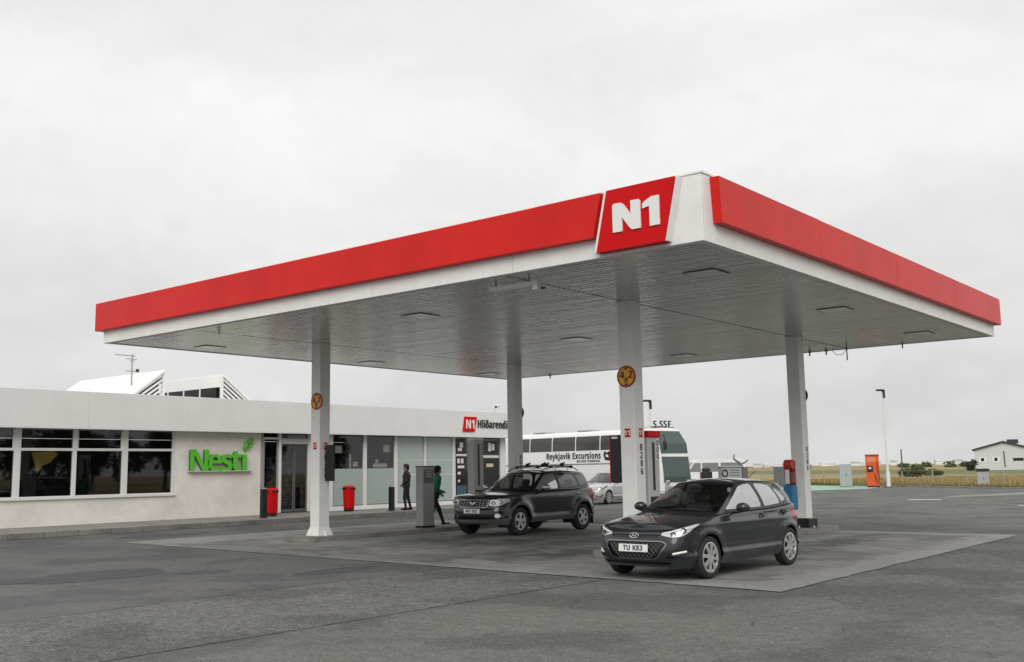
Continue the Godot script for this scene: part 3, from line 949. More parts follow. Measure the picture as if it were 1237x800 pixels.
func cat3(rows: Array, u: float):      # Catmull-Rom through rows of Vector3
	var n := rows.size()
	var i := clampi(int(floor(u)), 0, n - 2)
	var t := u - i
	var p0: Vector3 = rows[maxi(i - 1, 0)]
	var p1: Vector3 = rows[i]
	var p2: Vector3 = rows[i + 1]
	var p3: Vector3 = rows[mini(i + 2, n - 1)]
	return p1.cubic_interpolate(p2, p0, p3, t)

func sd_poly(p: Vector2, v: PackedVector2Array) -> float:
	var n := v.size()
	var d := 1e9
	var inside := false
	var j := n - 1
	for i in n:
		var a := v[i]
		var b := v[j]
		var e := b - a
		var w := p - a
		var q := w - e * clampf(w.dot(e) / e.length_squared(), 0.0, 1.0)
		d = minf(d, q.length_squared())
		if (a.y > p.y) != (b.y > p.y) and p.x < e.x * (p.y - a.y) / e.y + a.x: inside = not inside
		j = i
	return -sqrt(d) if inside else sqrt(d)

func rounded(v: Array, r: float) -> PackedVector2Array:      # soften the corners of an outline
	var out := PackedVector2Array()
	var n := v.size()
	for i in n:
		var p: Vector2 = v[i]
		var a: Vector2 = v[(i + n - 1) % n]
		var b: Vector2 = v[(i + 1) % n]
		var ra := minf(r, p.distance_to(a) * 0.45)
		var rb := minf(r, p.distance_to(b) * 0.45)
		var pa := p + (a - p).normalized() * ra
		var pb := p + (b - p).normalized() * rb
		for k in 4:
			var t := k / 3.0
			out.append(pa.lerp(p, t).lerp(p.lerp(pb, t), t))
	return out

func v2(a: Array) -> Array:
	var o := []
	for i in range(0, a.size(), 2): o.append(Vector2(a[i], a[i + 1]))
	return o

# the shell of one half as triangles of [pos, normal, param, zone]
func car_half(P: Dictionary) -> Array:
	var plan := []
	for q in P.plan: plan.append(Vector3(q.x, 0, q.y))
	var nseg: int = plan.size() - 1
	var per := 8
	var ns := nseg * per
	var out := []
	for i in ns + 1: out.append(cat3(plan, float(i) / per))
	var nl: int = P.get("levels", 30)
	var grid := []
	var edge := []
	for i in ns + 1:
		var p: Vector3 = out[i]
		var d: Vector3 = (out[mini(i + 1, ns)] - out[maxi(i - 1, 0)])
		if i == 0 or i == ns: d.x = 0.0
		var n := Vector3(-d.z, 0, d.x).normalized()
		if i == 0: n = Vector3(-1, 0, 0)
		if i == ns: n = Vector3(1, 0, 0)
		if i > 0 and i < ns and n.dot(Vector3(p.x, 0, p.z)) < 0: n = -n
		var yb := crv(P.ybot, p.x)
		var yt := crv(P.ytop, p.x)
		var r: float = P.round
		var row := []
		for k in nl + 5:
			var y: float
			var extra := 0.0
			if k <= nl:
				y = lerpf(yb, yt - r, float(k) / nl)
			else:
				var th := (k - nl) / 4.0 * PI / 2
				y = yt - r + r * sin(th)
				extra = r * (1.0 - cos(th))
			var wf := n.x * n.x
			var ins := crv(P.ins_front if n.x < 0 else P.ins_rear, y) * wf + crv(P.ins_side, y) * (1.0 - wf) + extra
			for wx in P.wheels:
				var dd := Vector2(p.x - wx, y - P.wheel_r).length()
				ins -= P.flare * exp(-pow((dd - P.arch_r - 0.02) / P.flare_w, 2)) * (1.0 - wf)
			var v := p - n * ins
			if i == 0 or i == ns: v.z = 0.0
			v.y = y
			row.append([v, Vector2(i, k), 0])
		grid.append(row)
		edge.append(row[nl + 4][0])
	var tris := []
	add_grid(tris, grid)
	# bonnet: from the edge to the middle line
	var hood := []
	var ic := 0
	for i in ns + 1:
		var e: Vector3 = edge[i]
		if e.x > P.x_cowl: break
		ic = i
		var row := []
		var yc := crv(P.hood, e.x)
		for k in 11:
			var b := 1.0 - k / 10.0
			var z := e.z * b
			var y := lerpf(yc, e.y, pow(b, 2.6))
			row.append([Vector3(e.x, y, z), Vector2(e.x, z), 1])
		hood.append(row)
	add_grid(tris, hood)
	# glass house
	var g0 := []
	var g1 := []
	for q in P.house:
		g0.append(Vector3(q[0], q[1], q[2]))
		g1.append(Vector3(q[3], q[4], q[5]))
	var nq: int = (g0.size() - 1) * 8
	var gh := []
	var top := []
	var bul: float = P.bulge
	var base := []
	for i in nq + 1:
		var u := i / 8.0
		var a: Vector3 = cat3(g0, u)
		var b: Vector3 = cat3(g1, u)
		if i == 0 or i == nq: a.z = 0; b.z = 0
		var dn := Vector3(0, 0, 1) if (u > 3 and u < g0.size() - 3) else Vector3(-1 if u < 4 else 1, 0, 0.4).normalized()
		if i == 0 or i == nq: dn.z = 0
		var row := []
		base.append(a)
		for k in 15:
			var t := k / 14.0
			var v := a.lerp(b, t) + dn * bul * sin(PI * minf(t * 1.05, 1.0))
			row.append([v, Vector2(u, t), 2 if u < 3.01 else (3 if u < g0.size() - 2.99 else 4)])
		var last: Vector3 = row[14][0]
		top.append(last)
		gh.append(row)
	add_grid(tris, gh)
	# roof with a rounded rim
	var roof := []
	var zr: float = P.crown
	for i in nq + 1:
		var e: Vector3 = top[i]
		var row := []
		for k in 12:
			var b := 1.0 - k / 11.0
			var c := e
			# pull towards a middle spine
			var sx := lerpf(clampf(e.x, P.spine[0], P.spine[1]), e.x, b)
			c = Vector3(sx, e.y + zr * (1.0 - pow(b, 2.2)), e.z * b)
			row.append([c, Vector2(i / 8.0, b), 5])
		roof.append(row)
	add_grid(tris, roof)
	# shelf between the belt edge and the glass house, and the cowl
	var strip := []
	for i in nq + 1:
		var a: Vector3 = base[i]
		var u := i / 8.0
		var e := a
		var best := 1e9
		for q in edge:
			var dd := Vector2(q.x - a.x, (q.z - a.z) * (0.35 if u > 2.5 else 3.0)).length()
			if u < 2.9: dd = 1e9
			if dd < best: best = dd; e = q
		if u < 2.9:
			e = Vector3(minf(P.x_cowl, a.x), crv(P.hood, P.x_cowl), a.z)
			e = Vector3(a.x - 0.06, a.y - 0.035, a.z)
		if i == 0 or i == nq: e.z = 0
		strip.append([[e, Vector2(u, 0), 6], [e.lerp(a, 0.5), Vector2(u, 0.5), 6], [a, Vector2(u, 1), 6]])
	add_grid(tris, strip)
	# smooth normals over everything that meets
	var acc := {}
	for t in tris:
		var n: Vector3 = (t[1][0] - t[0][0]).cross(t[2][0] - t[0][0])
		var c: Vector3 = (t[0][0] + t[1][0] + t[2][0]) / 3.0
		if n.dot(c - Vector3(clampf(c.x, -1.2, 1.2) * 0.8, 0.55, 0)) < 0: n = -n
		t.append(n)
		for q in t.slice(0, 3):
			var k := Vector3i((q[0] * 2000.0).round())
			acc[k] = acc.get(k, Vector3.ZERO) + n
	var res := []
	for t in tris:
		if t[3].length() < 1e-9: continue
		var o := []
		for q in t.slice(0, 3):
			var n: Vector3 = acc[Vector3i((q[0] * 2000.0).round())]
			if absf(q[0].z) < 1e-4: n.z = 0.0
			o.append([q[0], n.normalized(), q[1]])
		res.append([o[0], o[1], o[2], t[0][2]])
	return res

func add_grid(tris: Array, g: Array) -> void:
	for i in g.size() - 1:
		for k in g[i].size() - 1:
			var a = g[i][k]
			var b = g[i + 1][k]
			var c = g[i + 1][k + 1]
			var d = g[i][k + 1]
			tris.append([a, b, c])
			tris.append([a, c, d])

func clip(tri: Array, f: PackedFloat32Array, neg: Array, pos: Array) -> void:      # split one triangle at f = 0
	if f[0] <= 0 and f[1] <= 0 and f[2] <= 0: neg.append(tri); return
	if f[0] >= 0 and f[1] >= 0 and f[2] >= 0: pos.append(tri); return
	var pn := []
	var pp := []
	for i in 3:
		var j := (i + 1) % 3
		var a = tri[i]
		var b = tri[j]
		if f[i] <= 0: pn.append(a)
		if f[i] >= 0: pp.append(a)
		if (f[i] < 0 and f[j] > 0) or (f[i] > 0 and f[j] < 0):
			var t := f[i] / (f[i] - f[j])
			var c := [a[0].lerp(b[0], t), a[1].lerp(b[1], t).normalized(), a[2].lerp(b[2], t)]
			pn.append(c)
			pp.append(c)
	for k in range(1, pn.size() - 1): neg.append([pn[0], pn[k], pn[k + 1], tri[3]])
	for k in range(1, pp.size() - 1): pos.append([pp[0], pp[k], pp[k + 1], tri[3]])

func pr(v: Array, kind: int) -> Vector2:
	match kind:
		0: return Vector2(v[0].x, v[0].y)
		1: return Vector2(v[0].z, v[0].y)
		2: return Vector2(v[0].x, v[0].z)
	return v[2]

# cutters: {zones, kind, poly, ring (half width), ring_to, to, sink, xmax}. Regions come back as name -> list of triangles
func carve(tris: Array, cutters: Array) -> Dictionary:
	var reg := {}
	var todo := tris
	for c in cutters:
		var rest := []
		var poly2: PackedVector2Array = c.poly
		var hw: float = c.get("ring", 0.0)
		var lo := poly2[0]
		var hi := poly2[0]
		for q in poly2:
			lo = lo.min(q); hi = hi.max(q)
		lo -= Vector2.ONE * (hw + 0.01)
		hi += Vector2.ONE * (hw + 0.01)
		for t in todo:
			if not (t[3] in c.zones) or (c.has("xmax") and t[0][0].x > c.xmax) or (c.has("xmin") and t[0][0].x < c.xmin) or (c.has("nz") and t[0][1].z < c.nz):
				rest.append(t); continue
			var p0 := pr(t[0], c.kind)
			var p1 := pr(t[1], c.kind)
			var p2 := pr(t[2], c.kind)
			if maxf(p0.x, maxf(p1.x, p2.x)) < lo.x or minf(p0.x, minf(p1.x, p2.x)) > hi.x or maxf(p0.y, maxf(p1.y, p2.y)) < lo.y or minf(p0.y, minf(p1.y, p2.y)) > hi.y:
				rest.append(t); continue
			var f := PackedFloat32Array([sd_poly(p0, poly2), sd_poly(p1, poly2), sd_poly(p2, poly2)])
			var ins := []
			clip(t, PackedFloat32Array([f[0] - hw, f[1] - hw, f[2] - hw]), ins, rest)
			if ins.is_empty(): continue
			var core := []
			var ringt := []
			if hw > 0.0:
				for q in ins:
					clip(q, PackedFloat32Array([sd_poly(pr(q[0], c.kind), poly2) + hw, sd_poly(pr(q[1], c.kind), poly2) + hw, sd_poly(pr(q[2], c.kind), poly2) + hw]), core, ringt)
			else:
				core = ins
			if c.get("ring_to", "") != "":
				if not reg.has(c.ring_to): reg[c.ring_to] = []
				reg[c.ring_to].append_array(ringt)
			if c.to == "*": rest.append_array(core)
			elif c.to != "":
				if not reg.has(c.to): reg[c.to] = []
				var sink: float = c.get("sink", 0.0)
				if sink != 0.0:
					for q in core:
						reg[c.to].append([[q[0][0] - q[0][1] * sink, q[0][1], q[0][2]], [q[1][0] - q[1][1] * sink, q[1][1], q[1][2]], [q[2][0] - q[2][1] * sink, q[2][1], q[2][2]], q[3]])
				else: reg[c.to].append_array(core)
		todo = rest
	reg["body"] = todo
	return reg

func shell_mesh(s: SurfaceTool, tris: Array, left: bool, right: bool) -> void:
	var fl := Vector3(1, 1, -1)
	for t in tris:
		if left: tri_n(s, t[0], t[1], t[2])
		if right: tri_n(s, [t[0][0] * fl, t[0][1] * fl], [t[1][0] * fl, t[1][1] * fl], [t[2][0] * fl, t[2][1] * fl])

func emit(reg: Dictionary, root: Node3D, mats: Dictionary) -> Dictionary:      # regions to parts; those in mats.split get one mesh a side
	var made := {}
	for k in reg:
		if reg[k].is_empty(): continue
		var called: String = k
		if k in mats.split:
			for sd in 2:
				var s := new_st()
				shell_mesh(s, reg[k], sd == 0, sd == 1)
				made[k + str(sd)] = obj(called, s, mats[k], root)
		else:
			var s := new_st()
			shell_mesh(s, reg[k], true, true)
			made[k] = obj(called, s, mats[k], root)
	return made

func wheel_into(root: Node3D, at: Vector3, r: float, w: float, rim: float, side: float, spokes: int, style: int, rim_mat: Material) -> void:
	var wh := Node3D.new()
	wh.name = "wheel"
	root.add_child(wh, true)
	wh.position = at
	wh.rotation.z = rng.randf() * TAU
	var xf := Transform3D(Basis(Vector3(1, 0, 0), Vector3(0, 0, side), Vector3(0, -side, 0)), Vector3.ZERO)      # lathe axis out of the side
	var key := "tyre%.3f%.2f%d" % [r, w, int(side)]
	if not mesh_cache.has(key):
		var s := new_st()
		lathe(s, [Vector2(rim - 0.01, -w * 0.5), Vector2(rim + 0.012, -w * 0.5), Vector2(r - 0.03, -w * 0.5), Vector2(r - 0.008, -w * 0.42), Vector2(r, -w * 0.30), Vector2(r, w * 0.30), Vector2(r - 0.008, w * 0.42), Vector2(r - 0.03, w * 0.49), Vector2(rim + 0.03, w * 0.52), Vector2(rim + 0.005, w * 0.47), Vector2(rim - 0.01, w * 0.44), Vector2(rim - 0.02, w * 0.2)], xf, 36)
		mesh_cache[key] = s.commit()
		var h := new_st()
		# barrel, dark brake behind, rim lip, spokes
		lathe(h, [Vector2(rim, w * 0.46), Vector2(rim - 0.012, w * 0.475), Vector2(rim - 0.028, w * 0.45), Vector2(rim - 0.035, w * 0.36)], xf, 36)
		lathe(h, [Vector2(0.075, w * 0.38), Vector2(0.065, w * 0.46), Vector2(0.03, w * 0.485), Vector2(0.0, w * 0.485)], xf, 20)
		for k in spokes:
			var a := TAU * k / spokes
			if style == 0:       # split spokes, a V to the rim
				for dv in [-1.0, 1.0]:
					var p0 := Vector2(0.05, 0.008 * dv)
					var p1 := Vector2(rim - 0.02, 0.046 * dv)
					var dirv := (p1 - p0).normalized()
					var nn := Vector2(-dirv.y, dirv.x) * 0.0135
					var pl := PackedVector2Array([(p0 + nn).rotated(a), (p0 - nn).rotated(a), (p1 - nn * 1.3).rotated(a), (p1 + nn * 1.3).rotated(a)])
					prism(h, pl, 0.02 * side, Transform3D(Basis.IDENTITY, Vector3(0, 0, (w * 0.42) * side)))
			else:                # broad tapering spokes
				var pl2 := PackedVector2Array([Vector2(0.05, -0.150 / spokes).rotated(a), Vector2(rim - 0.02, -0.23 / spokes).rotated(a), Vector2(rim - 0.02, 0.23 / spokes).rotated(a), Vector2(0.05, 0.150 / spokes).rotated(a)])
				prism(h, pl2, 0.025 * side, Transform3D(Basis.IDENTITY, Vector3(0, 0, (w * 0.40) * side)))
		mesh_cache[key + "rim"] = h.commit()
		var b := new_st()
		lathe(b, [Vector2(rim - 0.02, w * 0.2), Vector2(0.0, w * 0.22)], xf, 24)
		mesh_cache[key + "back"] = b.commit()
	obj("tyre", mesh_cache[key], M.rubber, wh)
	obj("rim", mesh_cache[key + "rim"], rim_mat, wh)
	obj("brake_disc", mesh_cache[key + "back"], M.dark, wh)

func arch_liners(root: Node3D, P: Dictionary, half: float) -> void:
	for wx in P.wheels:
		for sd in [-1.0, 1.0]:
			var s := new_st()
			var n := 20
			var R: float = P.arch_r + 0.012
			for k in n:
				var a := -0.35 + (PI + 0.7) * k / n
				var b := -0.35 + (PI + 0.7) * (k + 1) / n
				var pa := Vector3(wx + cos(a) * R, maxf(P.wheel_r + sin(a) * R, 0.16), 0)
				var pb := Vector3(wx + cos(b) * R, maxf(P.wheel_r + sin(b) * R, 0.16), 0)
				var zo := Vector3(0, 0, sd * (half - 0.035))
				var zi := Vector3(0, 0, sd * (half - 0.36))
				poly(s, [pa + zo, pb + zo, pb + zi, pa + zi], Vector3(wx, P.wheel_r, 0) - pa)
				poly(s, [pa + zi, pb + zi, Vector3(wx, P.wheel_r, sd * (half - 0.36))], Vector3(0, 0, sd))
			obj("arch_liner", s, M.rubber, root)

func seat_into(root: Node3D, at: Vector3, m: Material, wide := 0.5) -> void:
	var st := Node3D.new()
	st.name = "seat"
	root.add_child(st, true)
	st.position = at
	box("cushion", Vector3(0, 0.10, 0), Vector3(0.5, 0.16, wide), m, st, 0.05)
	var b := box("backrest", Vector3(0.30, 0.42, 0), Vector3(0.14, 0.62, wide), m, st, 0.06)
	b.rotation.z = -0.28
	if wide < 0.7:
		var h := box("headrest", Vector3(0.42, 0.80, 0), Vector3(0.10, 0.18, 0.26), m, st, 0.045)
		h.rotation.z = -0.2
	else:
		for z in [-0.38, 0.38]: box("headrest", Vector3(0.42, 0.76, z), Vector3(0.09, 0.14, 0.26), m, st, 0.04)

func number_plate(root: Node3D, at: Vector3, txt: String, tilt: float) -> void:
	var pl := box("number_plate", at, Vector3(0.012, 0.112, 0.52), mat(lin(0.78, 0.78, 0.76), 0.4), root, 0.004)
	pl.rotation.z = tilt
	var tm := obj("plate_text", text_mesh(txt, 0.075, 0.004), mat(lin(0.01, 0.02, 0.08), 0.5), pl, Vector3(-0.008, 0.002, 0))
	tm.rotation.y = -PI / 2
	tm.scale.x = 1.05

# front of the shell at (z, y): the x of the tub there
func nose_of(tris: Array) -> Array:
	return tris.filter(func(t): return t[3] == 0 and t[0][0].x < -1.2)

func nose_x(tris: Array, z: float, y: float) -> float:
	var best := 9.0
	for t in tris:
		var a := Vector2(t[0][0].z, t[0][0].y)
		var b := Vector2(t[1][0].z, t[1][0].y)
		var c := Vector2(t[2][0].z, t[2][0].y)
		var p := Vector2(z, y)
		if Geometry2D.point_is_inside_triangle(p, a, b, c):
			var d := (b - a).cross(c - a)
			if absf(d) < 1e-9: continue
			var u := (b - p).cross(c - p) / d
			var v := (c - p).cross(a - p) / d
			best = minf(best, t[0][0].x * u + t[1][0].x * v + t[2][0].x * (1 - u - v))
	return best

func mirror_into(root: Node3D, x: float, y: float, z: float, m: Material, sc := 1.0) -> void:
	for sd in [-1.0, 1.0]:
		var s := new_st()
		# rounded shell, blunt towards the nose
		var prof := [[0.0, 0.02], [0.015, 0.055], [0.05, 0.078], [0.10, 0.082], [0.125, 0.075]]
		var rings := []
		for q in prof:
			var ring := []
			for k in 16:
				var a := TAU * k / 16
				ring.append(Vector3(q[0] - 0.05, sin(a) * q[1] * 0.9, (cos(a) * q[1] * 1.35) * sd) * sc)
			rings.append(ring)
		for i in rings.size() - 1:
			for k in 16:
				var k2 := (k + 1) % 16
				var vs := []
				for e in [[i, k], [i, k2], [i + 1, k2], [i + 1, k]]:
					var p: Vector3 = rings[e[0]][e[1]]
					vs.append([p, Vector3((-0.6 + e[0] * 0.17), p.y * 8, p.z * 6).normalized()])
				tri_n(s, vs[0], vs[1], vs[2])
				tri_n(s, vs[0], vs[2], vs[3])
		poly(s, rings[0], Vector3(-1, 0, 0))
		var mo := obj("door_mirror", s, m, root, Vector3(x, y, z * sd))
		var gl := new_st()
		poly(gl, rings[4], Vector3(1, 0, 0))
		obj("mirror_glass", gl, M.chrome, mo, Vector3(0.002, 0, 0))
		var arm := new_st()
		tube(arm, [Vector3(0.0, -0.06 * sc, -0.02 * sd), Vector3(0.01, -0.08 * sc, -0.16 * sd)], 0.022, 8)
		obj("mirror_arm", arm, M.black, mo)

func hatchback(label: String, at: Vector3, turn: float, paint: Material, plate: String) -> Node3D:
	var root := thing("hatchback_car", label, "car", at, turn)
	var P := {
		plan = v2([-2.085, 0, -2.075, 0.28, -2.035, 0.52, -1.93, 0.70, -1.74, 0.800, -1.4, 0.838, -0.8, 0.852, 0, 0.860, 0.9, 0.860, 1.4, 0.838, 1.72, 0.785, 1.88, 0.66, 1.94, 0.38, 1.95, 0]),
		ybot = v2([-2.1, 0.20, -1.7, 0.185, -0.8, 0.20, 0.8, 0.21, 1.6, 0.24, 1.95, 0.28]),
		ytop = v2([-2.1, 0.735, -1.95, 0.755, -1.7, 0.80, -1.3, 0.865, -0.8, 0.920, 0.0, 0.945, 0.8, 0.965, 1.3, 0.995, 1.7, 1.02, 1.95, 1.0]),
		hood = v2([-2.1, 0.735, -1.95, 0.80, -1.7, 0.855, -1.3, 0.915, -0.9, 0.955, -0.6, 0.97]),
		ins_front = v2([0.18, 0.11, 0.26, 0.045, 0.33, 0.015, 0.42, 0.0, 0.52, 0.012, 0.60, 0.035, 0.66, 0.06, 0.74, 0.13]),
		ins_side = v2([0.18, 0.085, 0.24, 0.055, 0.30, 0.030, 0.345, 0.0, 0.36, 0.001, 0.42, 0.020, 0.52, 0.012, 0.66, 0.004, 0.74, 0.004, 0.80, 0.0, 0.815, 0.004, 0.865, 0.045, 0.94, 0.052, 1.02, 0.066]),
		ins_rear = v2([0.2, 0.10, 0.34, 0.03, 0.48, 0.0, 0.60, 0.01, 0.66, 0.05, 0.85, 0.06, 1.02, 0.09]),
		round = 0.045, wheels = [-1.285, 1.285], wheel_r = 0.311, arch_r = 0.352, flare = 0.022, flare_w = 0.075,
		x_cowl = -0.78, bulge = 0.028, crown = 0.055, spine = [0.35, 1.2],
		house = [[-1.03, 0.965, 0, -0.10, 1.405, 0], [-0.99, 0.955, 0.36, -0.06, 1.40, 0.30], [-0.87, 0.938, 0.62, 0.02, 1.39, 0.49], [-0.77, 0.928, 0.735, 0.12, 1.385, 0.560], [-0.45, 0.938, 0.782, 0.30, 1.398, 0.582], [0.1, 0.952, 0.798, 0.55, 1.405, 0.59], [0.8, 0.972, 0.798, 0.95, 1.395, 0.585], [1.4, 1.005, 0.755, 1.38, 1.360, 0.556], [1.70, 1.025, 0.675, 1.58, 1.335, 0.515], [1.80, 1.025, 0.50, 1.65, 1.335, 0.40], [1.85, 1.02, 0, 1.68, 1.345, 0]],
	}
	var tris := car_half(P)
	var circ := func(x: float, y: float, r: float) -> PackedVector2Array:
		var o := PackedVector2Array()
		for k in 40: o.append(Vector2(x + cos(TAU * k / 40) * r, y + sin(TAU * k / 40) * r))
		return o
	var cut := []
	for wx in P.wheels: cut.append({zones = [0], kind = 0, poly = circ.call(wx, P.wheel_r, P.arch_r), to = "", nz = 0.2})
	# side glass with black seals
	var wf := rounded(v2([-0.66, 0.975, -0.30, 1.185, 0.02, 1.335, 0.22, 1.372, 0.40, 1.378, 0.455, 0.985]), 0.03)
	var wr := rounded(v2([0.535, 0.988, 0.490, 1.378, 0.78, 1.370, 1.02, 1.335, 1.155, 1.02]), 0.03)
	var wq := rounded(v2([1.205, 1.03, 1.085, 1.318, 1.20, 1.275, 1.425, 1.085]), 0.025)
	for q in [[wf, "front_side_window"], [wr, "rear_side_window"], [wq, "quarter_window"]]:
		cut.append({zones = [3], kind = 0, poly = q[0], ring = 0.012, ring_to = "window_seal", to = q[1]})
	# black band joining the side glass (pillars)
	cut.append({zones = [3], kind = 0, poly = rounded(v2([0.38, 0.975, 0.36, 1.385, 0.56, 1.385, 0.60, 0.975]), 0.01), to = "pillar_trim"})
	cut.append({zones = [3, 4, 6], kind = 0, poly = PackedVector2Array([Vector2(-0.9, 0.93), Vector2(-0.6, 0.925), Vector2(1.43, 1.0), Vector2(1.50, 1.03), Vector2(1.45, 1.05), Vector2(-0.5, 0.975), Vector2(-0.7, 0.965)]), to = "window_seal"})
	# windscreen and rear glass in the shell's own parameters
	cut.append({zones = [2], kind = 3, poly = PackedVector2Array([Vector2(-1, 0.03), Vector2(2.66, 0.03), Vector2(2.72, 0.5), Vector2(2.62, 0.95), Vector2(-1, 0.955)]), ring = 0.03, ring_to = "window_seal", to = "windscreen"})
	cut.append({zones = [4], kind = 3, poly = PackedVector2Array([Vector2(8.45, 0.10), Vector2(11, 0.10), Vector2(11, 0.86), Vector2(8.4, 0.86)]), ring = 0.03, ring_to = "window_seal", to = "rear_window"})
	# lamps, grille, fog lamp pockets, all on the nose
	cut.append({zones = [0, 1], kind = 1, poly = rounded(v2([0.44, 0.655, 0.60, 0.622, 0.74, 0.640, 0.795, 0.70, 0.835, 0.80, 0.815, 0.835, 0.70, 0.775, 0.55, 0.728, 0.43, 0.700]), 0.02), ring = 0.008, ring_to = "lamp_surround", to = "headlamp", xmax = -1.30})
	cut.append({zones = [0], kind = 1, poly = rounded(v2([-0.6, 0.575, 0.47, 0.575, 0.545, 0.535, 0.40, 0.335, 0.32, 0.315, -0.6, 0.315]), 0.03), ring = 0.008, ring_to = "grille_trim", to = "grille", sink = 0.035, xmax = -1.5})
	cut.append({zones = [0], kind = 1, poly = rounded(v2([-0.5, 0.670, 0.43, 0.668, 0.40, 0.625, -0.5, 0.618]), 0.01), to = "upper_slot", sink = 0.012, xmax = -1.5})
	cut.append({zones = [0], kind = 1, poly = rounded(v2([0.50, 0.32, 0.62, 0.465, 0.80, 0.45, 0.83, 0.40, 0.72, 0.335]), 0.03), ring = 0.01, ring_to = "pocket_rim", to = "fog_pocket", sink = 0.02, xmax = -1.5})
	cut.append({zones = [0], kind = 1, poly = PackedVector2Array([Vector2(-0.6, 0.235), Vector2(0.55, 0.235), Vector2(0.60, 0.275), Vector2(-0.6, 0.285)]), to = "lower_intake", sink = 0.02, xmax = -1.5})
	# tail lamps
	cut.append({zones = [0], kind = 1, poly = rounded(v2([0.55, 0.80, 0.72, 0.74, 0.9, 0.76, 0.9, 0.95, 0.70, 0.96, 0.55, 0.90]), 0.03), to = "tail_lamp", xmin = 1.45})
	# panel gaps with the doors and bonnet inside them
	var df := rounded(v2([-0.80, 0.40, -0.87, 0.60, -0.83, 0.90, -0.74, 0.955, -0.10, 1.32, 0.18, 1.40, 0.455, 1.405, 0.49, 0.95, 0.49, 0.27, -0.76, 0.26]), 0.05)
	var dr := rounded(v2([0.505, 0.95, 0.47, 1.405, 0.85, 1.40, 1.07, 1.355, 1.30, 1.06, 1.32, 0.86, 1.22, 0.72, 1.03, 0.60, 0.90, 0.42, 0.86, 0.28, 0.505, 0.27]), 0.05)
	cut.append({zones = [0, 3, 6], kind = 0, poly = df, ring = 0.0045, ring_to = "panel_gap", to = "front_door", nz = 0.2})
	cut.append({zones = [0, 3, 6], kind = 0, poly = dr, ring = 0.0045, ring_to = "panel_gap", to = "rear_door", nz = 0.2})
	cut.append({zones = [1], kind = 2, poly = PackedVector2Array([Vector2(-2.02, -1), Vector2(-1.99, 0.42), Vector2(-1.80, 0.62), Vector2(-1.3, 0.73), Vector2(-0.80, 0.765), Vector2(-0.6, 0.70), Vector2(-0.6, -1)]), ring = 0.006, ring_to = "panel_gap", to = "bonnet"})
	cut.append({zones = [0], kind = 0, poly = PackedVector2Array([Vector2(-1.68, 0.64), Vector2(-1.62, 0.36), Vector2(-1.615, 0.36), Vector2(-1.672, 0.645)]), ring = 0.003, ring_to = "panel_gap", to = "panel_gap", nz = 0.2})
	# black sill bottom
	var reg := carve(tris, cut)
	tris = nose_of(tris)
	var lampm := mat(lin(0.55, 0.56, 0.57), 0.1, 0.6)
	lampm.clearcoat_enabled = true
	lampm.clearcoat = 1.0
	lampm.clearcoat_roughness = 0.03
	var tail := mat(lin(0.35, 0.01, 0.012), 0.12)
	var mats := {body = paint, front_door = paint, rear_door = paint, bonnet = paint, front_side_window = M.side_glass, rear_side_window = M.side_glass, quarter_window = M.side_glass, windscreen = M.car_glass, rear_window = M.car_glass, window_seal = M.black, pillar_trim = M.black, headlamp = lampm, lamp_surround = M.black, grille = M.black, grille_trim = M.trim_steel, upper_slot = M.black, pocket_rim = paint, fog_pocket = M.black, lower_intake = M.black, tail_lamp = tail, panel_gap = M.dark, split = ["front_door", "rear_door", "front_side_window", "rear_side_window", "quarter_window", "headlamp", "fog_pocket", "tail_lamp"]}
	var made := emit(reg, root, mats)
	for sd in 2:
		var sg := 1.0 if sd == 0 else -1.0
		# lamp innards: projector, bright strips
		var h: MeshInstance3D = made["headlamp" + str(sd)]
		for q in [[0.62, 0.672, 0.040], [0.735, 0.725, 0.042]]:
			var x := nose_x(tris, q[0], q[1])
			var s := new_st()
			lathe(s, [Vector2(q[2] * 0.62, 0.0), Vector2(q[2], 0.0), Vector2(q[2], 0.012), Vector2(q[2] * 0.7, 0.012)], Transform3D(Basis(Vector3(0, 1, 0), Vector3(-0.9, 0, 0.43 * sg).normalized(), Vector3(0.43, 0, 0.9 * sg).normalized()), Vector3(x - 0.002, q[1], q[0] * sg)), 20)
			obj("reflector_ring", s, M.dark, h)
		var bs := new_st()
		var pts := []
		for k in 7:
			var z := lerpf(0.50, 0.775, k / 6.0)
			var y := lerpf(0.690, 0.765, pow(k / 6.0, 1.2))
			pts.append(Vector3(nose_x(tris, z, y) - 0.006, y, z * sg))
		tube(bs, pts, 0.012, 6)
		obj("light_strip", bs, M.white, h)
		# fog lamp
		var f: MeshInstance3D = made["fog_pocket" + str(sd)]
		var fs := new_st()
		var fp := []
		for k in 6:
			var z := lerpf(0.62, 0.755, k / 5.0)
			var y := lerpf(0.392, 0.425, k / 5.0)
			fp.append(Vector3(nose_x(tris, z, y) + 0.008, y, z * sg))
		tube(fs, fp, 0.017, 8)
		obj("fog_lamp", fs, M.white, f)
		# door handles
		for q in [[0.37, 0.855, "front_door"], [1.155, 0.885, "rear_door"]]:
			var hs := new_st()
			tube(hs, [Vector3(q[0] - 0.09, q[1], 0.838 * sg), Vector3(q[0] - 0.06, q[1] + 0.004, 0.868 * sg), Vector3(q[0] + 0.07, q[1] + 0.008, 0.868 * sg), Vector3(q[0] + 0.10, q[1] + 0.006, 0.838 * sg)], [0.012, 0.014, 0.014, 0.012], 8)
			obj("handle", hs, paint, made[q[2] + str(sd)])
			var cup := new_st()
			lathe(cup, [Vector2(0.0, 0.004), Vector2(0.048, 0.004), Vector2(0.052, 0.0)], Transform3D(Basis(Vector3(1.2, 0, 0), Vector3(0, 0, sg), Vector3(0, -0.8, 0)), Vector3(q[0] + 0.005, q[1], 0.829 * sg)), 20)
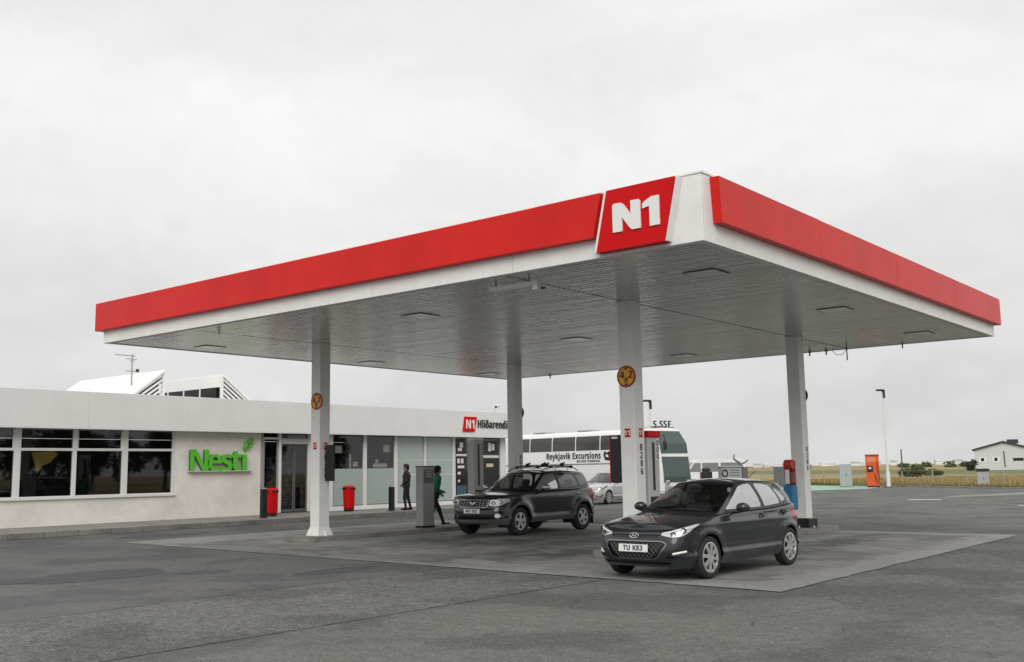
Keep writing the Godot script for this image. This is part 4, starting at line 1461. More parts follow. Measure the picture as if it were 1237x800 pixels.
			obj("handle_cup", cup, M.black, made[q[2] + str(sd)])
	# crossed wire of the grille
	var lat := new_st()
	for k in range(-14, 15):
		for dg in [-1.0, 1.0]:
			var prev := Vector3.INF
			for j in 9:
				var y := lerpf(0.325, 0.565, j / 8.0)
				var z: float = k * 0.075 + dg * (y - 0.445) * 0.9
				var lim := lerpf(0.33, 0.53, clampf((y - 0.33) / 0.2, 0.0, 1.0))
				if absf(z) > lim: prev = Vector3.INF; continue
				var p := Vector3(nose_x(tris, absf(z), y) + 0.026, y, z)
				if prev != Vector3.INF: tube(lat, [prev, p], 0.0055, 4, false)
				prev = p
	obj("grille_mesh", lat, M.grey_dark, root)
	# badge: slanted H in an oval
	var bd := new_st()
	var ov := []
	for k in 25: ov.append(Vector3(0, sin(TAU * k / 24) * 0.040, cos(TAU * k / 24) * 0.078))
	tube(bd, ov, 0.007, 6, false)
	for z in [-0.028, 0.028]: tube(bd, [Vector3(0, -0.030, z - 0.012), Vector3(0, 0.0, z), Vector3(0, 0.030, z + 0.012)], 0.0085, 6)
	tube(bd, [Vector3(0, 0.008, -0.028), Vector3(0, -0.008, 0.028)], 0.008, 6)
	var bo := obj("badge", bd, M.chrome, root, Vector3(nose_x(tris, 0.012, 0.645) - 0.012, 0.652, 0))
	bo.rotation.z = -0.25
	number_plate(root, Vector3(nose_x(tris, 0.1, 0.46) - 0.002, 0.470, 0), plate, -0.06)
	mirror_into(root, -0.50, 1.015, 0.955, paint)
	for wx in P.wheels:
		for sd in [-1.0, 1.0]: wheel_into(root, Vector3(wx, P.wheel_r, sd * 0.755), P.wheel_r, 0.185, 0.226, sd, 8, 1, M.rim)
	arch_liners(root, P, 0.84)
	span("underbody", Vector3(-1.95, 0.22, -0.50), Vector3(1.85, 0.30, 0.50), M.rubber, root)
	span("underbody", Vector3(-0.9, 0.215, -0.76), Vector3(0.9, 0.32, 0.76), M.rubber, root)
	car_inside(root, -0.62, 0.34, 0.86, 0.62)
	# aerial and wipers
	var ar := new_st()
	tube(ar, [Vector3(1.45, 1.40, 0), Vector3(1.60, 1.50, 0), Vector3(1.78, 1.56, 0)], 0.006, 5)
	obj("aerial", ar, M.black, root)
	for q in [[0.55, -0.02], [-0.05, -0.55]]:
		var ws := new_st()
		tube(ws, [Vector3(-0.985, 0.975, q[0]), Vector3(-0.965, 1.0, (q[0] + q[1]) * 0.5), Vector3(-0.975, 1.005, q[1])], 0.011, 5)
		obj("wiper", ws, M.black, root)
	return root

func car_inside(root: Node3D, dash_x: float, floor_y: float, dash_y: float, half: float) -> void:
	span("dashboard", Vector3(dash_x - 0.12, floor_y + 0.1, -half - 0.08), Vector3(dash_x + 0.22, dash_y + 0.02, half + 0.08), M.dark, root, 0.06)
	for z in [-0.36, 0.36]: seat_into(root, Vector3(0.05, floor_y, z), M.seat)
	seat_into(root, Vector3(0.95, floor_y + 0.03, 0), M.seat, 1.2)
	var sw := new_st()
	var pts := []
	for k in 21: pts.append(Vector3(0, cos(TAU * k / 20) * 0.18, sin(TAU * k / 20) * 0.18))
	tube(sw, pts, 0.014, 6, false)
	tube(sw, [Vector3(0, 0, -0.17), Vector3(-0.03, 0, 0), Vector3(0, 0, 0.17)], 0.02, 6)
	tube(sw, [Vector3(-0.03, 0, 0), Vector3(-0.22, -0.08, 0)], 0.03, 6)
	var so := obj("steering_wheel", sw, M.black, root, Vector3(dash_x + 0.32, dash_y + 0.0, 0.36))
	so.rotation.z = -0.35
	box("inner_mirror", Vector3(dash_x + 0.38, dash_y + 0.46, 0), Vector3(0.02, 0.06, 0.22), M.black, root, 0.01)

func suv(label: String, at: Vector3, turn: float, paint: Material, plate: String) -> Node3D:
	var root := thing("off_road_car", label, "car", at, turn)
	var P := {
		plan = v2([-2.155, 0, -2.15, 0.30, -2.11, 0.58, -2.00, 0.76, -1.80, 0.845, -1.4, 0.868, -0.8, 0.872, 0, 0.876, 0.9, 0.876, 1.4, 0.868, 1.85, 0.835, 2.06, 0.74, 2.14, 0.45, 2.16, 0]),
		ybot = v2([-2.2, 0.29, -1.7, 0.28, -0.8, 0.30, 0.8, 0.31, 1.6, 0.33, 2.2, 0.38]),
		ytop = v2([-2.2, 0.93, -2.0, 0.965, -1.7, 1.0, -1.2, 1.025, -0.7, 1.04, 0.0, 1.05, 0.8, 1.065, 1.4, 1.085, 1.9, 1.10, 2.2, 1.09]),
		hood = v2([-2.2, 0.93, -2.0, 0.99, -1.7, 1.035, -1.2, 1.07, -0.9, 1.085, -0.6, 1.09]),
		ins_front = v2([0.26, 0.14, 0.36, 0.05, 0.46, 0.0, 0.60, 0.0, 0.70, 0.035, 0.80, 0.055, 0.95, 0.10]),
		ins_side = v2([0.28, 0.06, 0.36, 0.03, 0.42, 0.005, 0.50, 0.022, 0.60, 0.016, 0.80, 0.004, 0.92, 0.0, 0.98, 0.012, 1.10, 0.045]),
		ins_rear = v2([0.3, 0.10, 0.45, 0.02, 0.60, 0.0, 0.70, 0.03, 0.9, 0.05, 1.10, 0.09]),
		round = 0.05, wheels = [-1.337, 1.337], wheel_r = 0.343, arch_r = 0.405, flare = 0.078, flare_w = 0.12,
		x_cowl = -0.75, bulge = 0.022, crown = 0.06, spine = [0.2, 1.4],
		house = [[-1.0, 1.09, 0, -0.22, 1.535, 0], [-0.96, 1.085, 0.4, -0.18, 1.53, 0.35], [-0.85, 1.070, 0.66, -0.10, 1.52, 0.53], [-0.74, 1.058, 0.760, -0.01, 1.515, 0.598], [-0.4, 1.052, 0.805, 0.15, 1.535, 0.62], [0.1, 1.062, 0.818, 0.42, 1.555, 0.63], [0.8, 1.075, 0.818, 0.9, 1.555, 0.63], [1.5, 1.10, 0.785, 1.48, 1.53, 0.61], [1.90, 1.115, 0.705, 1.80, 1.50, 0.56], [2.01, 1.115, 0.5, 1.88, 1.50, 0.42], [2.06, 1.11, 0, 1.90, 1.51, 0]],
	}
	var tris := car_half(P)
	var circ := func(x: float, y: float, r: float) -> PackedVector2Array:
		var o := PackedVector2Array()
		for k in 40: o.append(Vector2(x + cos(TAU * k / 40) * r, y + sin(TAU * k / 40) * r))
		return o
	var cut := []
	for wx in P.wheels: cut.append({zones = [0], kind = 0, poly = circ.call(wx, P.wheel_r, P.arch_r), to = "", nz = 0.1})
	var wf := rounded(v2([-0.62, 1.09, -0.34, 1.30, -0.06, 1.475, 0.16, 1.505, 0.33, 1.515, 0.36, 1.095]), 0.03)
	var wr := rounded(v2([0.445, 1.10, 0.43, 1.518, 0.95, 1.518, 1.14, 1.47, 1.24, 1.32, 1.27, 1.13]), 0.05)
	var wq := rounded(v2([1.36, 1.15, 1.32, 1.34, 1.24, 1.485, 1.50, 1.475, 1.64, 1.43, 1.84, 1.18]), 0.04)
	for q in [[wf, "front_side_window"], [wr, "rear_side_window"], [wq, "quarter_window"]]:
		cut.append({zones = [3], kind = 0, poly = q[0], ring = 0.013, ring_to = "window_seal", to = q[1]})
	cut.append({zones = [3], kind = 0, poly = rounded(v2([0.31, 1.085, 0.29, 1.525, 0.47, 1.525, 0.49, 1.085]), 0.01), to = "pillar_trim"})
	cut.append({zones = [2], kind = 3, poly = PackedVector2Array([Vector2(-1, 0.03), Vector2(2.66, 0.03), Vector2(2.70, 0.5), Vector2(2.62, 0.94), Vector2(-1, 0.95)]), ring = 0.03, ring_to = "window_seal", to = "windscreen"})
	cut.append({zones = [4], kind = 3, poly = PackedVector2Array([Vector2(8.45, 0.10), Vector2(11, 0.10), Vector2(11, 0.86), Vector2(8.4, 0.86)]), ring = 0.03, ring_to = "window_seal", to = "rear_window"})
	cut.append({zones = [0, 1], kind = 1, poly = rounded(v2([0.50, 0.735, 0.66, 0.715, 0.80, 0.745, 0.875, 0.83, 0.865, 0.925, 0.74, 0.90, 0.52, 0.895]), 0.02), ring = 0.01, ring_to = "lamp_surround", to = "headlamp", xmax = -1.6})
	cut.append({zones = [0], kind = 1, poly = rounded(v2([-0.6, 0.885, 0.49, 0.885, 0.47, 0.735, 0.40, 0.70, -0.6, 0.695]), 0.02), ring = 0.012, ring_to = "grille_trim", to = "grille", sink = 0.03, xmax = -1.5})
	cut.append({zones = [0], kind = 1, poly = rounded(v2([-0.6, 0.50, 0.50, 0.50, 0.46, 0.415, -0.6, 0.415]), 0.02), to = "lower_intake", sink = 0.03, xmax = -1.5})
	cut.append({zones = [0], kind = 1, poly = PackedVector2Array([Vector2(-0.6, 0.385), Vector2(0.50, 0.385), Vector2(0.46, 0.335), Vector2(-0.6, 0.335)]), to = "skid_plate", xmax = -1.5})
	cut.append({zones = [0], kind = 1, poly = circ.call(0.72, 0.50, 0.055), to = "fog_lamp", xmax = -1.5})
	cut.append({zones = [0], kind = 1, poly = rounded(v2([0.62, 0.80, 0.9, 0.80, 0.9, 1.05, 0.66, 1.05]), 0.03), to = "tail_lamp", xmin = 1.6})
	# black cladding: arch lips, sill, bumper bottom
	for wx in P.wheels: cut.append({zones = [0], kind = 0, poly = circ.call(wx, P.wheel_r, P.arch_r + 0.075), to = "cladding", nz = 0.0})
	cut.append({zones = [0], kind = 0, poly = PackedVector2Array([Vector2(-2.3, 0.2), Vector2(-2.3, 0.40), Vector2(-1.7, 0.44), Vector2(-0.9, 0.43), Vector2(0.9, 0.44), Vector2(1.7, 0.46), Vector2(2.3, 0.56), Vector2(2.3, 0.2)]), to = "cladding"})
	var df := rounded(v2([-0.86, 0.50, -0.88, 0.75, -0.82, 1.03, -0.72, 1.06, -0.34, 1.345, -0.10, 1.50, 0.12, 1.54, 0.37, 1.545, 0.395, 1.05, 0.40, 0.47, -0.82, 0.46]), 0.05)
	var dr := rounded(v2([0.415, 1.05, 0.39, 1.545, 0.98, 1.545, 1.18, 1.49, 1.29, 1.33, 1.325, 1.10, 1.26, 0.93, 1.02, 0.78, 0.90, 0.58, 0.88, 0.47, 0.42, 0.47]), 0.05)
	cut.append({zones = [0, 3, 6], kind = 0, poly = df, ring = 0.005, ring_to = "panel_gap", to = "front_door", nz = 0.2})
	cut.append({zones = [0, 3, 6], kind = 0, poly = dr, ring = 0.005, ring_to = "panel_gap", to = "rear_door", nz = 0.2})
	cut.append({zones = [1], kind = 2, poly = PackedVector2Array([Vector2(-2.08, -1), Vector2(-2.06, 0.45), Vector2(-1.9, 0.66), Vector2(-1.3, 0.76), Vector2(-0.78, 0.785), Vector2(-0.6, 0.70), Vector2(-0.6, -1)]), ring = 0.006, ring_to = "panel_gap", to = "bonnet"})
	var reg := carve(tris, cut)
	tris = nose_of(tris)
	var lampm := mat(lin(0.60, 0.61, 0.62), 0.1, 0.5)
	lampm.clearcoat_enabled = true
	lampm.clearcoat = 1.0
	lampm.clearcoat_roughness = 0.03
	var clad := textured(grain_tex(256, lin(0.085, 0.085, 0.084), 0.25, 0.2, 0.0, Color.WHITE, 131, 0.02), 0.7, 0.6)
	var mats := {body = paint, front_door = paint, rear_door = paint, bonnet = paint, front_side_window = M.side_glass, rear_side_window = M.car_glass_dark, quarter_window = M.car_glass_dark, windscreen = M.car_glass, rear_window = M.car_glass_dark, window_seal = M.black, pillar_trim = M.black, headlamp = lampm, lamp_surround = M.black, grille = M.black, grille_trim = M.trim_steel, lower_intake = M.black, skid_plate = M.steel, fog_lamp = M.white, cladding = clad, tail_lamp = mat(lin(0.35, 0.01, 0.012), 0.12), panel_gap = M.dark, split = ["front_door", "rear_door", "front_side_window", "rear_side_window", "quarter_window", "headlamp", "fog_lamp", "tail_lamp"]}
	var made := emit(reg, root, mats)
	# grille cells: chrome bars and a badge
	var gr := new_st()
	for y in [0.735, 0.79, 0.845]:
		var pts := []
		for k in 15:
			var z := lerpf(-0.45, 0.45, k / 14.0)
			pts.append(Vector3(nose_x(tris, absf(z), y) + 0.012, y, z))
		tube(gr, pts, 0.009, 6)
	for k in 9:
		var z := lerpf(-0.42, 0.42, k / 8.0)
		tube(gr, [Vector3(nose_x(tris, absf(z), 0.71) + 0.014, 0.712, z), Vector3(nose_x(tris, absf(z), 0.87) + 0.014, 0.872, z)], 0.006, 5)
	obj("grille_bars", gr, M.trim_steel, root)
	var bs := new_st()
	prism(bs, PackedVector2Array([Vector2(-0.11, 0.035), Vector2(-0.06, -0.02), Vector2(0.0, -0.045), Vector2(0.06, -0.02), Vector2(0.11, 0.035), Vector2(0.05, 0.03), Vector2(0, 0.0), Vector2(-0.05, 0.03)]), 0.02, Transform3D(Basis(Vector3(0, 0, 1), Vector3(0, 1, 0), Vector3(-1, 0, 0)), Vector3.ZERO))
	obj("badge", bs, M.chrome, root, Vector3(nose_x(tris, 0.012, 0.80) - 0.006, 0.80, 0))
	for sd in 2:
		var sg := 1.0 if sd == 0 else -1.0
		var h: MeshInstance3D = made["headlamp" + str(sd)]
		for q in [[0.62, 0.80, 0.055], [0.765, 0.835, 0.050]]:
			var s := new_st()
			lathe(s, [Vector2(q[2] * 0.55, 0.0), Vector2(q[2], 0.0), Vector2(q[2], 0.012), Vector2(q[2] * 0.7, 0.012)], Transform3D(Basis(Vector3(0, 1, 0), Vector3(-0.93, 0, 0.36 * sg).normalized(), Vector3(0.36, 0, 0.93 * sg).normalized()), Vector3(nose_x(tris, q[0], q[1]) - 0.002, q[1], q[0] * sg)), 20)
			obj("reflector_ring", s, M.grey_dark, h)
		for q in [[0.28, 0.945, "front_door"], [1.13, 0.965, "rear_door"]]:
			var hs := new_st()
			tube(hs, [Vector3(q[0] - 0.09, q[1], 0.860 * sg), Vector3(q[0] - 0.06, q[1] + 0.003, 0.892 * sg), Vector3(q[0] + 0.07, q[1] + 0.005, 0.892 * sg), Vector3(q[0] + 0.10, q[1] + 0.005, 0.860 * sg)], [0.012, 0.015, 0.015, 0.012], 8)
			obj("handle", hs, M.steel, made[q[2] + str(sd)])
		# roof rail on stanchions
		var rl := new_st()
		var pts := []
		for k in 9:
			var x := lerpf(-0.05, 1.60, k / 8.0)
			pts.append(Vector3(x, 1.652 - 0.03 * pow(absf(k - 4) / 4.0, 2), (0.575 - 0.02 * pow((k - 4) / 4.0, 2)) * sg))
		pts[0].y -= 0.06; pts[8].y -= 0.06
		tube(rl, pts, 0.017, 8)
		for x in [0.55, 1.1]: tube(rl, [Vector3(x, 1.57, 0.575 * sg), Vector3(x, 1.65, 0.575 * sg)], 0.016, 6)
		obj("roof_rail", rl, M.steel, root)
		var mf := new_st()
		bx(mf, Vector3(1.76, 0.26, 0.80 * sg), Vector3(0.015, 0.22, 0.22), 0.004)
		obj("mud_flap", mf, M.rubber, root)
	for x in [0.35, 1.25]:
		var cbm := new_st()
		tube(cbm, [Vector3(x, 1.675, -0.62), Vector3(x, 1.69, 0), Vector3(x, 1.675, 0.62)], 0.02, 6)
		for z in [-0.575, 0.575]: bx(cbm, Vector3(x, 1.665, z), Vector3(0.10, 0.07, 0.08), 0.02)
		obj("roof_bar", cbm, M.black, root)
	for q in [[0.35, -0.2, 0.12], [0.35, 0.32, 0.10], [1.25, -0.25, 0.10], [1.25, 0.28, 0.13]]:
		var cl := new_st()
		bx(cl, Vector3(q[0], 1.725, q[1]), Vector3(0.09, q[2] * 0.7, 0.12), 0.025)
		tube(cl, [Vector3(q[0] - 0.02, 1.74, q[1]), Vector3(q[0] + 0.08, 1.78, q[1] + 0.03)], 0.02, 6)
		obj("bar_clamp", cl, M.black, root)
	number_plate(root, Vector3(nose_x(tris, 0.1, 0.60) - 0.004, 0.610, 0), plate, -0.03)
	mirror_into(root, -0.46, 1.15, 0.985, M.steel, 1.15)
	for wx in P.wheels:
		for sd in [-1.0, 1.0]: wheel_into(root, Vector3(wx, P.wheel_r, sd * 0.785), P.wheel_r, 0.215, 0.215, sd, 5, 1, M.rim)
	arch_liners(root, P, 0.86)
	span("underbody", Vector3(-1.95, 0.30, -0.50), Vector3(1.95, 0.40, 0.50), M.rubber, root)
	span("underbody", Vector3(-0.9, 0.305, -0.78), Vector3(0.9, 0.42, 0.78), M.rubber, root)
	car_inside(root, -0.60, 0.46, 0.98, 0.64)
	for q in [[0.58, -0.02], [-0.05, -0.58]]:
		var ws := new_st()
		tube(ws, [Vector3(-0.95, 1.105, q[0]), Vector3(-0.925, 1.125, (q[0] + q[1]) * 0.5), Vector3(-0.935, 1.13, q[1])], 0.011, 5)
		obj("wiper", ws, M.black, root)
	return root

func cars() -> void:
	M.car_glass = glass(lin(0.004, 0.005, 0.005), 0.22)
	M.car_glass.metallic_specular = 1.0
	M.car_glass_dark = glass(lin(0.004, 0.005, 0.006), 0.7)
	M.car_glass_dark.metallic_specular = 1.0
	M.side_glass = glass(lin(0.55, 0.56, 0.56), 0.42)      # pale metallic tint put into the side glass to imitate bright sky reflection
	M.side_glass.metallic = 0.8
	M.trim_steel = mat(lin(0.30, 0.30, 0.31), 0.25, 0.9)
	M.seat = mat(lin(0.05, 0.05, 0.05), 0.8)
	M.rim = mat(lin(0.50, 0.50, 0.50), 0.32, 0.5)
	var g := car_paint(lin(0.018, 0.0215, 0.026))
	var grey_car := hatchback("dark grey five-door hatchback parked with its nose out from under the canopy", Vector3(0.80 + 1.285, 0.013, -0.48 - 0.86 + 0.05), -0.0402, g, "TU K83")
	# two more of the same build further off
	var silver := recolour(grey_car, g, car_paint(lin(0.52, 0.53, 0.54)), "silver hatchback parked in front of the white coach", Vector3(27.0 + 1.285, 0.0, -20.9), 0.06)
	silver.scale = Vector3(1.02, 1.04, 1.0)
	recolour(grey_car, g, car_paint(lin(0.36, 0.42, 0.47)), "pale blue hatchback parked off to the side, mirrored in the shop windows", Vector3(27.0, 0.0, 20.0), 2.2)
	var d := car_paint(lin(0.005, 0.006, 0.008))
	suv("dusty black off-road car with roof rails beside the inner pump island", Vector3(7.45 + 1.337 * 1.03, 0.013, -9.55 - 0.88), 0.0, d, "MU 302").scale = Vector3.ONE * 1.03

func recolour(src: Node3D, from: Material, to: Material, label: String, at: Vector3, turn: float) -> Node3D:
	var c: Node3D = src.duplicate()
	c.name = numbered("hatchback_car")
	add_child(c)
	c.position = at
	c.rotation.y = turn
	c.set_meta("label", label)
	for o in c.find_children("*", "MeshInstance3D", true, false):
		if o.material_override == from: o.material_override = to
	return c

func car_paint(c: Color) -> StandardMaterial3D:
	var m := mat(c, 0.36, 0.25, 0.35)
	m.clearcoat_enabled = true
	m.clearcoat = 1.0
	m.clearcoat_roughness = 0.04
	return m

# ---------------------------------------------------------------- forecourt things
func height_sign(label: String, at: Vector3) -> void:      # round board on the -X face of a column
	var t := thing("height_limit_sign", label, "sign", at)
	var xf := Transform3D(Basis(Vector3(0, 0, 1), Vector3(-1, 0, 0), Vector3(0, -1, 0)), Vector3.ZERO)
	var s := new_st()
	lathe(s, [Vector2(0.0, -0.01), Vector2(0.215, -0.01), Vector2(0.215, 0.006), Vector2(0.212, 0.008), Vector2(0.178, 0.008)], xf, 40)
	obj("rim", s, mat(lin(0.34, 0.018, 0.015), 0.45), t)
	var f := new_st()
	lathe(f, [Vector2(0.178, 0.007), Vector2(0.0, 0.007)], xf, 40)
	obj("face", f, M.yellow, t)
	var ink := mat(lin(0.10, 0.015, 0.01), 0.5)
	var a := obj("figure", text_mesh("4,2", 0.14, 0.004), ink, t, Vector3(-0.010, 0.03, 0))
	a.rotation.y = -PI / 2
	a.scale.x = 1.2
	var b := obj("figure", text_mesh("m", 0.085, 0.004), ink, t, Vector3(-0.010, -0.075, 0))
	b.rotation.y = -PI / 2
	for sg in [-1.0, 1.0]:
		var p := new_st()
		prism(p, PackedVector2Array([Vector2(-0.05, 0.172 * sg), Vector2(0.05, 0.172 * sg), Vector2(0, 0.118 * sg)]), 0.003, Transform3D(Basis(Vector3(0, 0, 1), Vector3(0, 1, 0), Vector3(-1, 0, 0)), Vector3(-0.008, 0, 0)))
		obj("arrow", p, ink, t)

func column_marks(c: Array, label_a: String, label_b: String) -> void:
	# small red number plates on two faces and a ladder of black figures
	var x: float = c[0]
	var z: float = c[1]
	var k := 0
	for q in [[Vector3(x - 0.173, 2.34, z + 0.0), -PI / 2], [Vector3(x + 0.03, 2.34, z + 0.173), 0.0]]:
		var t := thing("pump_number_plate", label_a if k == 0 else label_b, "sign", q[0], q[1])
		box("plate", Vector3(0, 0, 0.002), Vector3(0.13, 0.17, 0.006), M.red_sign, t)
		obj("number", text_mesh("11", 0.10, 0.003), M.white, t, Vector3(0, 0, 0.0065))
		k += 1

func figure_ladder(x: float, z: float, label: String) -> void:
	var t := thing("figure_strip", label, "lettering", Vector3(x, 0, z))
	var y := 2.06
	for ch in ["B", "2", "8", "6"]:
		obj("figure", text_mesh(ch, 0.125, 0.003), M.black, t, Vector3(0, y, 0.002))
		y -= 0.155

func pump(label: String, at: Vector3, red_top: bool) -> void:
	var t := thing("fuel_pump", label, "fuel pump", at)
	var h := 2.14 if red_top else 2.42
	box("cabinet", Vector3(0, h * 0.5, 0), Vector3(0.42, h, 0.28), M.grey_light, t, 0.015)
	if red_top: box("header", Vector3(0, h + 0.065, 0), Vector3(0.47, 0.13, 0.33), M.red_sign, t, 0.012)
	else: box("header", Vector3(0, h + 0.04, 0), Vector3(0.44, 0.08, 0.30), M.white, t, 0.012)
	for sg in [-1.0, 1.0]:
		span("hose_slot", Vector3(-0.06, 1.1, sg * 0.1405), Vector3(0.03, h - 0.1, sg * 0.143), M.dark, t)
		var lb := span("grade_label", Vector3(0.09, h - 0.45, sg * 0.1405), Vector3(0.20, h - 0.03, sg * 0.1425), M.white, t)
		for k in 3:
			var s := new_st()
			var ring := []
			for i in 17: ring.append(Vector3(cos(TAU * i / 16) * 0.035, sin(TAU * i / 16) * 0.05, 0))
			tube(s, ring, 0.010, 6, false)
			obj("grade_ring", s, M.black, lb, Vector3(0, 0.13 - k * 0.13, sg * 0.003))
		span("display", Vector3(-0.17, 0.72, sg * 0.1405), Vector3(0.17, 0.98, sg * 0.146), M.black, t)
		for k in 2:
			if sg > 0: break
			var x := -0.10 + 0.2 * k
			var hs := new_st()
			var pts := []
			for i in 12:
				var u := i / 11.0
				pts.append(Vector3(x * (1.0 - 0.4 * u), lerpf(2.25, 0.85, u) - sin(u * PI) * 0.5, sg * (0.16 + 0.10 * sin(u * PI))))
			tube(hs, pts, 0.014, 6)
			obj("hose", hs, M.rubber, t)
			var nz := new_st()
			tube(nz, [Vector3(x * 0.6, 0.85, sg * 0.16), Vector3(x * 0.6, 0.97, sg * 0.19), Vector3(x * 0.6, 1.04, sg * 0.15)], [0.02, 0.03, 0.015], 8)
			obj("nozzle", nz, M.black if k == 0 else M.tint_green, t)
	box("plinth", Vector3(0, 0.05, 0), Vector3(0.48, 0.1, 0.34), M.grey_dark, t, 0.01)

func waste_bin(label: String, at: Vector3, grp: String) -> void:
	var t := thing("waste_bin", label, "bin", at, 0.0, grp)
	var s := new_st()
	# tapering octagonal tub with domed lid
	var rings := [[0.20, 0.10], [0.225, 0.14], [0.245, 0.80], [0.255, 0.82], [0.255, 0.93], [0.22, 0.98], [0.0, 1.0]]
	var pf := []
	for q in rings: pf.append(Vector2(q[0], q[1]))
	lathe(s, pf, Transform3D(Basis(Vector3.UP, PI / 8), Vector3.ZERO), 8)
	obj("tub", s, M.red_sign, t)
	var b := new_st()
	lathe(b, [Vector2(0.21, 0.0), Vector2(0.21, 0.10), Vector2(0.19, 0.10)], Transform3D(Basis(Vector3.UP, PI / 8), Vector3.ZERO), 8)
	obj("foot", b, M.black, t)
	for sg in [[-1.0, 0.0], [0.0, 1.0]]:
		var o := box("slot", Vector3(sg[0] * 0.225, 0.885, sg[1] * 0.225), Vector3(0.26, 0.07, 0.05), M.black, t, 0.01)
		if sg[0] != 0.0: o.rotation.y = PI / 2

func ash_post(label: String, at: Vector3, h: float) -> void:
	var t := thing("ash_post", label, "post", at)
	box("post", Vector3(0, h * 0.5, 0), Vector3(0.2, h, 0.16), M.black, t, 0.015)
	box("lid", Vector3(0.0, h + 0.02, 0), Vector3(0.16, 0.035, 0.12), M.steel, t, 0.01)
	box("foot", Vector3(0, 0.012, 0), Vector3(0.27, 0.024, 0.23), M.grey_dark, t, 0.005)

func forecourt_things() -> void:
	height_sign("round yellow height limit sign on the column nearest the dark grey hatchback", Vector3(3.758, 3.44, -3.82))
	height_sign("round yellow height limit sign on the column in front of the shop entrance", Vector3(3.758, 3.46, -13.09))
	# the same boards seen edge-on on the far columns
	for q in [["back of a round sign on the column behind the black off-road car", Vector3(11.93, 3.44, -13.14)], ["back of a round sign on the column behind the dark grey hatchback", Vector3(11.93, 3.44, -3.83)]]:
		var t := thing("round_sign", q[0], "sign", q[1])
		var s := new_st()
		lathe(s, [Vector2(0, -0.01), Vector2(0.215, -0.01), Vector2(0.215, 0.012), Vector2(0, 0.012)], Transform3D(Basis(Vector3(0, 0, 1), Vector3(1, 0, 0), Vector3(0, 1, 0)), Vector3.ZERO), 36)
		obj("board", s, M.dark, t)
	column_marks(COLS[0], "small red number plate on the column by the hatchback, facing outwards", "small red number plate on the hatchback's column, round its corner")
	column_marks(COLS[2], "small red number plate on the column by the entrance, facing outwards", "small red number plate on the entrance column, round its corner")
	figure_ladder(COLS[0][0] + 0.03, COLS[0][1] + 0.172, "upright row of black figures on the column by the hatchback")
	figure_ladder(COLS[2][0] + 0.03, COLS[2][1] + 0.172, "upright row of black figures on the column by the entrance")
	figure_ladder(COLS[3][0] + 0.03, COLS[3][1] + 0.172, "upright row of black figures on the column behind the off-road car")
	figure_ladder(COLS[1][0] + 0.03, COLS[1][1] + 0.172, "upright row of black figures on the far column behind the hatchback")
	# flag-mounted black boards towards the middle lane
	var bn := thing("price_board", "black board with thin red edge on the side of a white column", "sign", Vector3(3.93, 1.38, -4.005))
	span("board", Vector3(-0.03, 0.0, -0.335), Vector3(0.03, 0.92, -0.02), M.black, bn, 0.006)
	span("red_edge", Vector3(-0.034, 0.0, -0.352), Vector3(0.034, 0.92, -0.337), M.red_sign, bn)
	for y in [0.2, 0.7]: span("bracket", Vector3(-0.01, y, -0.02), Vector3(0.01, y + 0.04, 0.005), M.steel, bn)
	span("label_strip", Vector3(-0.033, 0.86, -0.30), Vector3(-0.0305, 0.90, -0.16), M.white, bn)
	var bl := thing("price_board", "plain black board on the column in front of the shop entrance", "sign", Vector3(3.93, 1.46, -12.97))
	span("board", Vector3(-0.03, 0.0, 0.05), Vector3(0.03, 0.90, 0.36), M.black, bl, 0.006)
	for y in [0.2, 0.7]: span("bracket", Vector3(-0.01, y, 0.0), Vector3(0.01, y + 0.04, 0.06), M.steel, bl)
	pump("tall grey fuel pump with a red header behind the hatchback's column", Vector3(4.47, 0.12, -3.83), true)
	pump("tall grey fuel pump with a white header beyond the off-road car's nose", Vector3(9.86, 0.12, -13.14), false)
	# payment terminal
	var tm := thing("payment_terminal", "plain grey upright payment terminal on the inner pump island", "terminal", Vector3(7.62, 0.12, -13.05))
	box("housing", Vector3(0, 0.84, 0), Vector3(0.46, 1.66, 0.28), M.grey, tm, 0.012)
	box("cap", Vector3(0, 1.68, 0), Vector3(0.48, 0.03, 0.30), M.grey_dark, tm, 0.006)
	span("screen_panel", Vector3(-0.18, 1.22, 0.1405), Vector3(0.18, 1.58, 0.146), M.grey_dark, tm)
	for k in 4: span("print_line", Vector3(-0.13, 1.53 - k * 0.05, 0.1465), Vector3(0.12, 1.548 - k * 0.05, 0.148), M.grey_light, tm)
	span("skirting", Vector3(-0.235, 0.0, -0.145), Vector3(0.235, 0.06, 0.145), M.black, tm)
	waste_bin("red waste bin half hidden by a black post at the shop entrance", Vector3(9.95, 0.17, -22.9), "red bins before the shop")
	waste_bin("red waste bin standing before the frosted shop windows", Vector3(14.05, 0.17, -23.4), "red bins before the shop")
	ash_post("black ash post in front of the red bin at the entrance", Vector3(8.75, 0.17, -21.75), 0.98)
	ash_post("black post standing alone before the frosted windows", Vector3(14.75, 0.17, -21.75), 0.92)
	# wash point by the far column
	var wp := thing("windscreen_wash_point", "blue bucket box with red and white towel dispenser beside a column", "wash point", Vector3(11.0, 0.12, -3.80))
	box("bucket_box", Vector3(0, 0.76, 0), Vector3(0.30, 0.60, 0.26), mat(lin(0.01, 0.17, 0.36), 0.4), wp, 0.03)
	box("stand", Vector3(0, 0.23, 0), Vector3(0.10, 0.46, 0.10), M.grey, wp, 0.01)
	box("back_board", Vector3(0.06, 1.36, 0), Vector3(0.03, 0.62, 0.26), mat(lin(0.25, 0.04, 0.04), 0.5), wp, 0.01)
	var rs := new_st()
